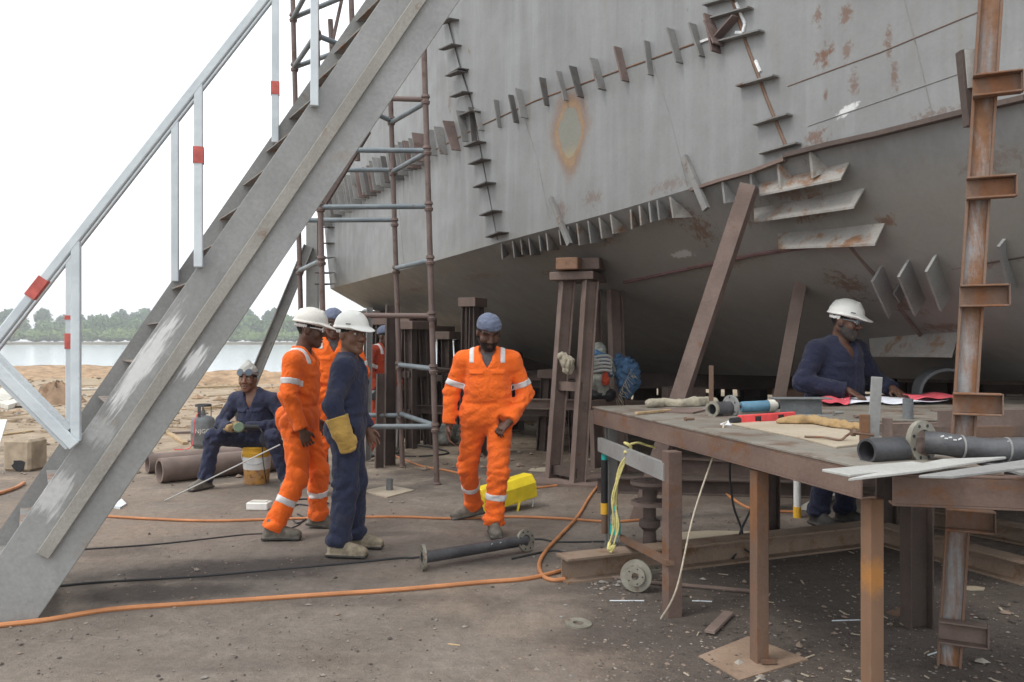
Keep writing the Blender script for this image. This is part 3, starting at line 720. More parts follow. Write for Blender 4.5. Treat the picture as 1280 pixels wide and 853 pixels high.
# ------------------------------------------------------------------ props, posts and trestles that carry the hull
def base_of(p): return V((p.x, p.y, 0))
mb = MB().ibeam(W(318, 478, 16.2) + V((-.35, 0, -.75)), W(386, 308, 16.4), .19, .19, .02)
thing(mb, 'raking_prop', M['dog'], 'long raking steel prop leaning up to the stern behind the seated worker', 'prop', origin=(-5.3, 16.2, 0))
mb = MB().bar(W(391, 276, 16.6), V((W(391, 276, 16.6).x, 16.6, 0)), .22, .2, up=V((0, 1, 0)))
thing(mb, 'support_post', M['grey_steel'], 'upright grey post under the stern behind the tall scaffold uprights', 'post')
mb = MB().bar(W(937, 232, 6.85), W(795, 662, 7.2) + V((0, 0, 0)), .13, .13, up=V((1, -.55, 0)))
thing(mb, 'raking_prop', M['rust'], 'thick brown raking prop from the chine down behind the table corner', 'prop')
b0 = H(1001, 354)[0]; b1 = V((2.28, 7.62, 0))
thing(MB().bar(b0, b1, .11, .11, up=V((1, -.4, 0))), 'raking_prop', M['rust'], 'slim brown raking prop beside the shoulder of the worker at the table', 'prop')

T1 = empty('hull_trestle', (.75, 9.3, 0), 'four legged brown steel trestle with a stacked cap holding blue tarpaulin', 'trestle')
capz = W(730, 352, 9.3).z
legs = [((709, 352, 9.25), (691, 600)), ((738, 352, 9.1), (722, 606)), ((768, 362, 9.7), (776, 592)), ((742, 360, 9.9), (748, 585))]
LP = []
for (tpx, bpx) in legs:
    b = G(*bpx); t_ = W(*tpx); LP.append((b, t_))
    MB().ibeam(b, t_, .13, .15, .012, up=V((1, .3, 0))).build('leg', M['rust'], T1, bevel=.002)
def along(i, z):
    b, t_ = LP[i]; return b + (t_ - b) * (z / t_.z)
for (i, j, z, m) in ((0, 1, 1.05, 'rust'), (1, 2, .84, 'rust'), (0, 3, 1.05, 'rust_dark'), (3, 2, .84, 'rust_dark'), (0, 1, .12, 'rust_dark')):
    MB().channel(along(i, z), along(j, z), .06, .10, .01).build('cross_bar', M[m], T1)
MB().box(V((.77, 9.42, capz + .05)), (.50, .70, .09), Matrix.Rotation(R(-20), 3, 'Z')).build('cap_plate', M['rust'], T1, bevel=.006)
MB().box(W(716, 333, 9.25) + V((0, 0, .01)), (.25, .5, .13), Matrix.Rotation(R(-20), 3, 'Z')).build('packing_block', steel('orange_packing_steel', (.20, .115, .075), (.25, .145, .09), (.15, .08, .05), .4, 5, .8), T1, bevel=.008)
MB().box(W(744, 333, 9.35) + V((0, 0, .01)), (.22, .5, .13), Matrix.Rotation(R(-20), 3, 'Z')).build('packing_block', M['rust'], T1, bevel=.008)
MB().box(V((.68, 9.2, .015)), (.8, .9, .03), Matrix.Rotation(R(-15), 3, 'Z')).build('foot_plate', M['rust'], T1)

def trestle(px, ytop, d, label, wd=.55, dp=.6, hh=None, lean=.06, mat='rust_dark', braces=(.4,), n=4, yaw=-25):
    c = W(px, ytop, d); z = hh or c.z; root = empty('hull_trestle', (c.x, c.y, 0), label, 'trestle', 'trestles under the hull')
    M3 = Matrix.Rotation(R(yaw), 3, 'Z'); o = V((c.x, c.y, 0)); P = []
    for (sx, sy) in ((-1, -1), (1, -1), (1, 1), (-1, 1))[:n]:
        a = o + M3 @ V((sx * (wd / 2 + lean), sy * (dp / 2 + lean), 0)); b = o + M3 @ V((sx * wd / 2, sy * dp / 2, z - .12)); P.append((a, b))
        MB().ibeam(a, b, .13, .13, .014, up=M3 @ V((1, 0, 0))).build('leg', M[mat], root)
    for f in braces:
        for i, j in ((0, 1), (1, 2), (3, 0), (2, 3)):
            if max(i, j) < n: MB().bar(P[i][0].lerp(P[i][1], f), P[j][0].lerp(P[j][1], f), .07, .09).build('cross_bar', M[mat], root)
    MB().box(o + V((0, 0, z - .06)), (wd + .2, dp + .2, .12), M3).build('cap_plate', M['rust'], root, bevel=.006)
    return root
trestle(591, 373, 11.2, 'brown capped trestle directly behind the walking worker in orange', .06, .16, braces=(.35,), lean=.03)
trestle(500, 398, 14.3, 'dark trestle standing inside the scaffold beyond the blue clad worker', .75, .7, braces=(.3, .75))
trestle(533, 408, 13.4, 'dark narrow trestle behind the two nearest scaffold uprights', .42, .6, braces=(.5,))
trestle(470, 390, 16.5, 'dark trestle at the stern half hidden by the blue clad worker', .6, .7, braces=(.45,))
trestle(668, 462, 13.6, 'low dark trestle between the worker in orange and the tarpaulin trestle', .9, .7, hh=1.04, braces=(.35,))
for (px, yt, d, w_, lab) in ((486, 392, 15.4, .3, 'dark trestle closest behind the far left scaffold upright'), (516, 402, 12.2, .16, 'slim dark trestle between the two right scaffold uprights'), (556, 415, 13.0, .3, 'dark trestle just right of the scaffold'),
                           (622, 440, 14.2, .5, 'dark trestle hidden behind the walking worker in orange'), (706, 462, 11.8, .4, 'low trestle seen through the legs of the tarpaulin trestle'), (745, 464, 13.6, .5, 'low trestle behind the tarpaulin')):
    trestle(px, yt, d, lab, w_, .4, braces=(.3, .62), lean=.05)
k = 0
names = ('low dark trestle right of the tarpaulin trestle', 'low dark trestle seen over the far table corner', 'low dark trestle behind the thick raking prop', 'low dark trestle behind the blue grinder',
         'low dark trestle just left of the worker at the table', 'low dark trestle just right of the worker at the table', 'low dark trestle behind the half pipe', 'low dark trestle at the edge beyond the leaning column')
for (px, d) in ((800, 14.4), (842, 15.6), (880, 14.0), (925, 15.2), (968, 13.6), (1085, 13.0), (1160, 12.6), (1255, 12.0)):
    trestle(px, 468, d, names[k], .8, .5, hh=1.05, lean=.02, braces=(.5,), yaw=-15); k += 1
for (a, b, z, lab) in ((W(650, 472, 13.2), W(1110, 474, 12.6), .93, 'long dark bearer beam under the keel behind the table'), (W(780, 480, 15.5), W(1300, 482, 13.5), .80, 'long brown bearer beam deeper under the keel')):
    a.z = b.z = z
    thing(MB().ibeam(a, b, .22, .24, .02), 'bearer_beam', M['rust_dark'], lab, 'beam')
thing(MB().bar(W(665, 474, 10.6), W(700, 480, 10.2), .08, .1), 'timber_offcut', M['rust'], 'short brown bar lying on the trestle behind the worker in orange', 'bar') if False else None
# slanting flat bars leaning in the scaffold
for (a, b, m, lab) in (((504, 405, 12.6), (480, 556, 12.4), 'grey_steel', 'pale angle bar leaning steeply inside the scaffold'), ((497, 470, 12.0), (491, 560, 11.6), 'grey_steel', 'short bent pale bar beside the leaning angle bar'),
                       ((462, 497, 11.0), (486, 478, 11.4), 'scaf_grey', 'pale grey tube slanting behind the blue clad worker')):
    pa, pb = W(*a), W(*b)
    if m == 'scaf_grey':
        mb = MB().bar(pa + (pa - pb) * 2.2, pb + (pb - pa) * .4, .07, .09)
    else:
        pb.z = 0.0; mb = MB().angle(pa, pb, .09, .01)
    thing(mb, 'leaning_bar', M[m], lab, 'bar')
# offcuts and stacked steel under the hull
for (px, py, d, w_, h_, m, lab) in ((880, 455, 15, .9, .07, 'wood', ''), ):
    pass

# ------------------------------------------------------------------ fabrication table
TZ = 1.07
def Tp(x, y, dz=0.): return V((x, y, TZ + dz))
table = empty('fabrication_table', (1.4, 5.0, 0), 'long rusty steel fabrication table cluttered with tools, plates and drawings', 'table')
topP = [(.588, 6.08), (1.335, 3.15), (1.80, 3.02), (1.86, 4.10), (1.95, 4.95), (4.6, 5.35), (4.75, 7.3), (3.3, 6.92)]
MB().prism([Tp(x, y, -.012) for x, y in topP], (0, 0, .012)).build('table_top', M['table_top'], table, bevel=.002)
MB().prism([Tp(1.86, 3.02, -.012), Tp(3.6, 2.62, -.012), Tp(3.75, 3.55, -.012), Tp(1.9, 3.75, -.012)], (0, 0, .010)).build('side_plate', M['grey_steel'], table)
def beam(a, b, w=.07, h=.115, m='rust', kind='channel', dz=-.0125):
    A, B = Tp(*a, dz - h / 2), Tp(*b, dz - h / 2)
    mb = MB(); getattr(mb, kind)(A, B, w, h) if kind != 'channel' else mb.channel(A, B, w, h, .009, side=1)
    mb.build('frame_beam', M[m], table, bevel=.002)
beam((.63, 6.07), (1.37, 3.17), m='table_rust'); beam((1.42, 3.10), (3.65, 2.60), h=.12, m='table_rust'); beam((.70, 6.08), (4.6, 7.2), m='rust_dark')
beam((1.90, 4.14), (4.6, 4.32), h=.10); beam((1.98, 4.92), (4.7, 5.3), h=.10); beam((1.80, 3.16), (2.0, 4.85), m='rust_dark'); beam((3.68, 2.7), (4.7, 7.1), m='rust_dark')
beam((1.0, 4.9), (1.95, 5.1), m='rust_dark')
LEG = []
def tleg(px, py, dtop=0, w=.072, m='leg_brown', kind='channel', top=.93, foot=None, lean=(0, 0)):
    b = G(px, py) if foot is None else V((*foot, 0)); t_ = b + V((lean[0], lean[1], top))
    mb = MB()
    if kind == 'channel': mb.channel(b, t_, w, w * 1.1, .008, up=V((.25, -1, 0)))
    elif kind == 'box': mb.bar(b, t_, w, w, up=V((.25, -1, 0)))
    else: mb.ibeam(b, t_, w, w * 1.2, .009, up=V((1, .1, 0)))
    LEG.append(b); return mb.build('leg', M[m], table, bevel=.003)
tleg(764, 691, m='grey_steel'); tleg(840, 770, w=.085, m='table_rust', kind='box')
l3 = tleg(949, 828, w=.066, kind='box')
def painted_leg():
    t = NT('paint_marked_leg_steel', .7); p = t.pos(); v = t.scaled(t.obj(), (1, 1, .3))
    c = t.mix(t.ramp(t.noise(v, 5, 6), .3, .7), (.16, .095, .06), (.22, .125, .075))
    c = t.mix(t.ramp(t.noise(v, 9, 8, .7), .55, .7, 0, .7), c, (.26, .12, .045))
    c = t.mix(t.ramp(t.noise(t.obj(), 6, 4), .55, .7, 0, .4), c, (.26, .20, .15))
    q, _ = t.spot((1.425, 3.27, .625), (0, 0, 1), (1, 0, 0), .085, .06)
    q = t.math('ADD', q, t.math('MULTIPLY', t.math('SUBTRACT', t.noise(t.obj(), 28, 6, .7), .5), 1.3))
    c = t.mix(t.ramp(q, .3, 1.2, .7, 0.), c, (.42, .18, .035))
    t.color(c); t.bump(t.noise(t.obj(), 45, 5), .3, .006); return t.m
M['leg_marked'] = painted_leg()
l4 = tleg(0, 0, foot=(1.425, 3.27), w=.062, kind='box', m='leg_marked')
l5 = tleg(1146, 784, w=.11, m='rust_dark', kind='ibeam')
for (x, y) in ((3.05, 6.72), (4.0, 6.95), (4.55, 5.3), (3.5, 2.85), (2.0, 6.4), (3.4, 5.15)): tleg(0, 0, foot=(x, y), w=.10, m='rust_dark', kind='ibeam')
def on(leg, z): return LEG[leg] + V((0, 0, z))
MB().channel(on(0, .80) + V((-.09, -.05, 0)), on(1, .80) + V((-.035, -.0, .01)), .03, .10, .008).build('cross_rail', M['grey_steel'], table)
MB().bar(on(0, .12) + V((.0, -.06, .0)), on(1, .30) + V((.02, -.06, -.0)), .04, .04).build('brace', M['leg_brown'], table) if False else MB().bar(W(768, 668, 5.95), W(838, 704, 4.6), .05, .03).build('brace', M['leg_brown'], table)
MB().prism([G(873, 822), G(942, 806) + V((0, .1, 0)), G(1010, 826), G(925, 852)], (0, 0, .008)).build('foot_plate', M['dusty_plate'], table)
MB().box(LEG[2] + V((.03, -.05, .022)), (.07, .02, .018)).build('weld_lug', M['leg_brown'], table)

# the leaning column with channel stubs
colm = empty('leaning_column', G(1186, 832), 'tall leaning rust streaked column with short channel stubs rising beside the table', 'column')
cb, ct_ = G(1186, 832), W(1242, -60, 3.97)
cd = (ct_ - cb).normalized(); side = V((.90, -.43, 0)).normalized(); cf_ = V((-.43, -.90, 0)).normalized()
sh = MB()
for sg in (-1, 1): sh.bar(cb + side * sg * .046, ct_ + side * sg * .046, .012, .062, up=cf_)
sh.build('flange', M['rust_orange'], colm, bevel=.002)
MB().bar(cb, ct_, .079, .010, up=cf_).build('web', M['pale_web'], colm)
for (px, py) in ((1243, 106), (1236, 235), (1231, 370), (1224, 505), (1210, 650), (1197, 790)):
    z = W(px, py, 3.9).z; p = cb + cd * ((z - cb.z) / cd.z) + cf_ * .062
    a = p - side * .055; b = p + side * .145
    st_b = MB().channel(a, b, .058, .105, .009, side=-1); st_b.bar(b + side * .001, b + side * .007, .05, .10, up=V((0, 0, 1))); st_b.build('channel_stub', M['rust_orange'] if py < 700 else M['rust'], colm, bevel=.002)
a, b = W(1203, 64, 4.05), W(1213, 158, 4.05)
MB().bar(a, b, .055, .045).build('side_lug', M['rust_dark'], colm, bevel=.003)
MB().bar(W(1212, 62, 4.02), W(1216, 110, 4.02), .012, .05).build('side_lug', M['plate_grey'], colm)

# I-beams lying on the ground as a base frame
def gbeam(a, b, w, h, lab, m='rust_dark', name='ground_beam'):
    a = V(a); b = V(b); a.z = b.z = h / 2 + .002
    return thing(MB().ibeam(a, b, w, h, .014), name, M[m], lab, 'beam')
gbeam(G(702, 727), V((2.72, 6.30, 0)), .17, .16, 'rusty I-beam lying on the ground under the near table edge', 'beam_tan')
gbeam(V((2.83, 6.33, 0)), V((3.45, 4.9, 0)), .15, .15, 'I-beam lying beside the leaning column foot', 'beam_tan')
gbeam(V((3.3, 7.2, 0)), V((4.4, 5.6, 0)), .15, .14, 'I-beam lying furthest under the table end', 'beam_tan')
gbeam(G(748, 618) + V((0, .1, 0)), V((3.15, 8.15, 0)), .12, .16, 'dark channel beam lying on the ground behind the table', 'rust_dark')
gbeam(V((3.7, 8.9, 0)), V((5.4, 7.6, 0)), .16, .18, 'brown beam lying beyond the table under the hull', 'rust')
for (x, y, L_, yaw, lab) in ((4.2, 8.4, 1.1, 25, 'brown steel block under the hull behind the leaning column'), (3.5, 7.9, .45, 70, 'short brown beam stub standing right of the worker at the table')):
    d = V((math.cos(R(yaw)), math.sin(R(yaw)), 0)); c = V((x, y, .2))
    thing(MB().ibeam(c - d * L_ / 2, c + d * L_ / 2, .3, .4, .03), 'steel_block', M['rust'], lab, 'block')

# more steel lying and standing under the hull
for i, (a, b, z, w_, h_, m, lab) in enumerate((((3.0, 9.6), (6.5, 8.8), .62, .14, .16, 'rust', 'brown beam lying across the low trestles behind the worker at the table'), ((.2, 11.2), (2.6, 10.6), .70, .12, .14, 'rust', 'brown beam lying across low trestles beyond the tarpaulin'),
        ((-1.6, 12.2), (.6, 11.6), .55, .10, .12, 'rust_dark', 'dark beam crossing low behind the scaffold'), ((-.9, 13.8), (1.2, 13.0), 1.0, .12, .14, 'rust_dark', 'dark beam crossing at waist height behind the walking worker'), ((1.4, 9.9), (3.2, 9.3), .09, .16, .18, 'rust', 'brown beam lying on the ground behind the thick raking prop'))):
    thing(MB().ibeam(V((*a, z)), V((*b, z)), w_, h_, .014), 'loose_beam', M[m], lab, 'beam')
for i, (x, y, z, sx, sy, sz, m, lab) in enumerate(((4.1, 9.3, .82, .5, .3, .24, 'rust', 'brown packing block left of the half pipe'), (5.3, 8.6, .86, .6, .35, .2, 'dog_dark', 'dark packing block right of the leaning column'), (3.3, 9.8, .84, .35, .3, .28, 'leg_brown', 'orange brown packing block right behind the worker at the table'),
        (2.2, 10.6, .86, .5, .3, .2, 'rust', 'brown packing block above the blue grinder'), (1.35, 11.0, .88, .4, .3, .2, 'leg_brown', 'orange brown packing block beside the tarpaulin'), (4.7, 8.9, .80, .35, .3, .22, 'leg_brown', 'orange brown packing block behind the leaning column'))):
    mb = MB().box((x, y, z), (sx, sy, sz), Matrix.Rotation(R(-18 + 7 * i), 3, 'Z'))
    thing(mb, 'packing_block', M[m], lab, 'block', bevel=.01)

for (px, d, z, w_, m, lab) in ((460, 10.7, 1.98, .075, 'grey_steel', 'slim pale edged post in front of the shaded worker in dull orange'), (487, 10.3, 2.0, .13, 'rust_dark', 'dark post just right of the shaded worker in dull orange'), (474, 10.1, 1.15, .10, 'rust_dark', 'short dark post before the legs of the shaded worker')):
    c = W(px, 430, d); thing(MB().ibeam(V((c.x, c.y, 0)), V((c.x + .02, c.y, z)), w_, w_, .01, up=V((1, .3, 0))), 'slim_post', M[m], lab, 'post')
rq = random.Random(5)
for i in range(14):
    px = 800 + i * 36 + rq.uniform(-12, 12); d = rq.uniform(12.2, 16.5); c = W(px, 470, d); h_ = rq.uniform(.5, .98); a = R(rq.uniform(-30, 10))
    kind = i % 3
    lab = 'rusty stand number of the row under the keel'
    words = ('tall', 'squat', 'leaning', 'broad', 'narrow', 'stubby', 'tilted'); near = ('behind the pale gloves', 'behind the pin stand', 'behind the flanged stub', 'behind the blue grinder', 'behind the channel piece', 'left of the worker at the table', 'behind the worker at the table', 'right of the worker at the table',
        'behind the clamp stand', 'behind the short tube', 'behind the long red sheet', 'left of the leaning column', 'behind the leaning column', 'right of the leaning column')
    lean = rq.uniform(-.12, .12)
    mb = MB().bar(V((c.x, c.y, 0)), V((c.x + lean, c.y, h_)), rq.uniform(.16, .42), rq.uniform(.12, .2), up=V((math.sin(a), math.cos(a), 0)))
    mb.box((c.x + lean, c.y, h_ + .05), (rq.uniform(.4, .7), .3, .098), Matrix.Rotation(a, 3, 'Z'))
    thing(mb, 'keel_block', M[('rust', 'rust_dark', 'leg_brown')[kind]], '%s keel block deep under the hull %s' % (('brown', 'dark', 'orange brown')[kind], near[i]), 'block', bevel=.008)

c = W(668, 470, 17.5)  # made-up dark stack, added to hide bright water showing under the hull
mb = MB()
for k_i in range(5): mb.box((c.x + rq.uniform(-.08, .08), c.y, .16 + .31 * k_i), (1.9, .8, .295), Matrix.Rotation(R(rq.uniform(-6, 6)), 3, 'Z'))
thing(mb, 'gap_hiding_stack', M['rust_dark'], 'added dark stack hiding bright water under the hull behind the walking worker in orange', 'stack', bevel=.02)
# ------------------------------------------------------------------ people: implicit surfaces meshed with surface nets
def smin(a, b, k):
    h = np.clip(.5 + .5 * (b - a) / k, 0, 1); return b + (a - b) * h - k * h * (1 - h)
class Field:
    def __init__(s, lo, hi, h):
        s.h = h; s.lo = np.array(lo, float); n = np.ceil((np.array(hi) - s.lo) / h).astype(int) + 1; s.n = n
        s.D = np.full(n, 1., np.float32); s.rs = 1.
    def sub(s, lo, hi, m):
        a = np.clip(np.floor((np.array(lo) - m - s.lo) / s.h).astype(int), 0, s.n - 1); b = np.clip(np.ceil((np.array(hi) + m - s.lo) / s.h).astype(int) + 1, 1, s.n)
        sl = tuple(slice(a[i], max(b[i], a[i] + 1)) for i in range(3))
        g = [((np.arange(sl[i].start, sl[i].stop)) * s.h + s.lo[i]).astype(np.float32) for i in range(3)]
        return sl, g[0][:, None, None], g[1][None, :, None], g[2][None, None, :]
    def put(s, sl, d, k, op):
        if op == 'u': s.D[sl] = smin(s.D[sl], d, k) if k > 0 else np.minimum(s.D[sl], d)
        else: s.D[sl] = -smin(-s.D[sl], d, k) if k > 0 else np.maximum(s.D[sl], -d)
    def rc(s, a, b, ra, rb, k=.03, op='u'):
        ra = ra * s.rs; rb = rb * s.rs; a = np.array(a, float); b = np.array(b, float); m = max(ra, rb) + .07
        sl, x, y, z = s.sub(np.minimum(a, b), np.maximum(a, b), m); ab = b - a; L2 = max(ab @ ab, 1e-9)
        t = np.clip(((x - a[0]) * ab[0] + (y - a[1]) * ab[1] + (z - a[2]) * ab[2]) / L2, 0, 1)
        d = np.sqrt((x - a[0] - ab[0] * t) ** 2 + (y - a[1] - ab[1] * t) ** 2 + (z - a[2] - ab[2] * t) ** 2) - (ra + (rb - ra) * t)
        s.put(sl, d, k, op)
    def el(s, c, r, k=.03, op='u', Rm=None):
        c = np.array(c, float); r = np.array(r, float) * s.rs; m = r.max() + .05
        sl, x, y, z = s.sub(c, c, m); q = [x - c[0], y - c[1], z - c[2]]
        if Rm is not None: q = [Rm[0, i] * q[0] + Rm[1, i] * q[1] + Rm[2, i] * q[2] for i in range(3)]
        k0 = np.sqrt(sum((q[i] / r[i]) ** 2 for i in range(3))); k1 = np.sqrt(sum((q[i] / r[i] ** 2) ** 2 for i in range(3))) + 1e-9
        s.put(sl, k0 * (k0 - 1) / k1, k, op)
    def bx(s, c, hsz, rad=.01, k=.01, op='u', Rm=None):
        c = np.array(c, float); hsz = np.array(hsz, float) * s.rs; m = np.linalg.norm(hsz) + .05
        sl, x, y, z = s.sub(c, c, m); q = [x - c[0], y - c[1], z - c[2]]
        if Rm is not None: q = [Rm[0, i] * q[0] + Rm[1, i] * q[1] + Rm[2, i] * q[2] for i in range(3)]
        q = [np.abs(q[i]) - hsz[i] + rad for i in range(3)]
        d = np.sqrt(sum(np.maximum(v, 0) ** 2 for v in q)) + np.minimum(np.maximum(np.maximum(q[0], q[1]), q[2]), 0) - rad
        s.put(sl, d, k, op)
    def grid(s):
        return s.sub(s.lo, s.lo + s.n * s.h, .5)[1:]
    def cut(s, p, n, rad):             # removes what lies beyond the plane, near p
        p = np.array(p, float); n = np.array(n, float); n /= np.linalg.norm(n)
        sl, x, y, z = s.sub(p, p, rad + .2)
        d = (x - p[0]) * n[0] + (y - p[1]) * n[1] + (z - p[2]) * n[2]
        r = np.sqrt((x - p[0]) ** 2 + (y - p[1]) ** 2 + (z - p[2]) ** 2)
        s.D[sl] = np.where(r < rad, np.maximum(s.D[sl], d), s.D[sl])
    def folds(s, amp, seed, freq=1., extra=None):
        idx = np.nonzero(np.abs(s.D) < .035); P = np.stack([idx[i] * s.h + s.lo[i] for i in range(3)], 1)
        rg = np.random.default_rng(seed); n = np.zeros(len(P))
        wr = sum(np.sin(P @ (rg.normal(size=3) * 9)[:, None] + rg.uniform(0, 6))[:, 0] for _ in range(3)) * .6
        for i in range(7):
            kv = rg.normal(size=3); kv /= np.linalg.norm(kv); kv[2] *= 1.15; kv *= rg.uniform(20, 52) * freq
            pm = np.clip(.5 + .9 * np.sin(P @ (rg.normal(size=3) * 6) + rg.uniform(0, 6)), 0, 1)
            n += (1 - 2 * np.abs(np.sin(P @ kv + wr * 1.4 + rg.uniform(0, 6)))) * rg.uniform(.6, 1.2) * pm
        A = amp * (np.ones(len(P)) if extra is None else extra(P))
        s.D[idx] += (A * n / 3.0).astype(np.float32)
def surfnet(D, lo, h):
    s = D < 0; c = np.zeros(tuple(x - 1 for x in D.shape), np.int8)
    O = [(i, j, k) for i in (0, 1) for j in (0, 1) for k in (0, 1)]
    for o in O: c += s[o[0]:o[0] + c.shape[0], o[1]:o[1] + c.shape[1], o[2]:o[2] + c.shape[2]]
    ci = np.argwhere((c > 0) & (c < 8))
    if len(ci) == 0: return None
    acc = np.zeros((len(ci), 3)); cnt = np.zeros(len(ci))
    for o in O:
        for ax in range(3):
            if o[ax]: continue
            e = list(o); e[ax] = 1
            d0 = D[ci[:, 0] + o[0], ci[:, 1] + o[1], ci[:, 2] + o[2]]; d1 = D[ci[:, 0] + e[0], ci[:, 1] + e[1], ci[:, 2] + e[2]]
            m = (d0 < 0) != (d1 < 0); t = d0[m] / (d0[m] - d1[m]); p = np.tile(np.array(o, float), (m.sum(), 1)); p[:, ax] = t
            acc[m] += p; cnt[m] += 1
    v = lo + h * (ci + acc / cnt[:, None])
    vid = np.full(c.shape, -1, np.int64); vid[tuple(ci.T)] = np.arange(len(ci)); fs = []
    for ax in range(3):
        a0 = [slice(None)] * 3; a1 = [slice(None)] * 3; a0[ax] = slice(0, -1); a1[ax] = slice(1, None)
        e = np.argwhere(s[tuple(a0)] != s[tuple(a1)]); b, g = (ax + 1) % 3, (ax + 2) % 3
        e = e[(e[:, b] > 0) & (e[:, g] > 0) & (e[:, b] < D.shape[b] - 1) & (e[:, g] < D.shape[g] - 1)]
        if len(e) == 0: continue
        def at(db, dg):
            q = e.copy(); q[:, b] -= db; q[:, g] -= dg; return vid[tuple(q.T)]
        q = np.stack([at(1, 1), at(0, 1), at(0, 0), at(1, 0)], 1); fl = ~s[tuple(e.T)]
        q[fl] = q[fl][:, ::-1]; fs.append(q)
    f = np.concatenate(fs); f = f[(f >= 0).all(1)]
    return v, f
def net_mesh(name, D, lo, h, mats, face_mat=None, relax=1):
    r = surfnet(D, np.array(lo), h)
    if r is None: return None
    v, f = r
    for _ in range(relax):
        acc = np.zeros_like(v); cn = np.zeros(len(v))
        for i in range(4):
            a, b = f[:, i], f[:, (i + 1) % 4]
            np.add.at(acc, a, v[b]); np.add.at(acc, b, v[a]); np.add.at(cn, a, 1); np.add.at(cn, b, 1)
        v = .55 * v + .45 * acc / np.maximum(cn, 1)[:, None]
    me = bpy.data.meshes.new(name); me.from_pydata(v.tolist(), [], f.tolist())
    for m in mats: me.materials.append(m)
    if face_mat is not None: me.polygons.foreach_set('material_index', face_mat(v[f].mean(1)).astype(np.int32))
    me.polygons.foreach_set('use_smooth', [True] * len(f)); me.update()
    return me
def rotm(yaw, pitch=0., roll=0.):
    cy, sy = math.cos(yaw), math.sin(yaw); cp, sp = math.cos(pitch), math.sin(pitch); cr, sr = math.cos(roll), math.sin(roll)
    return np.array([[cy, -sy, 0], [sy, cy, 0], [0, 0, 1]]) @ np.array([[cp, 0, sp], [0, 1, 0], [-sp, 0, cp]]) @ np.array([[1, 0, 0], [0, cr, -sr], [0, sr, cr]])
A_ = lambda *a: np.array(a, float)
def unit(v): v = np.array(v, float); return v / np.linalg.norm(v)

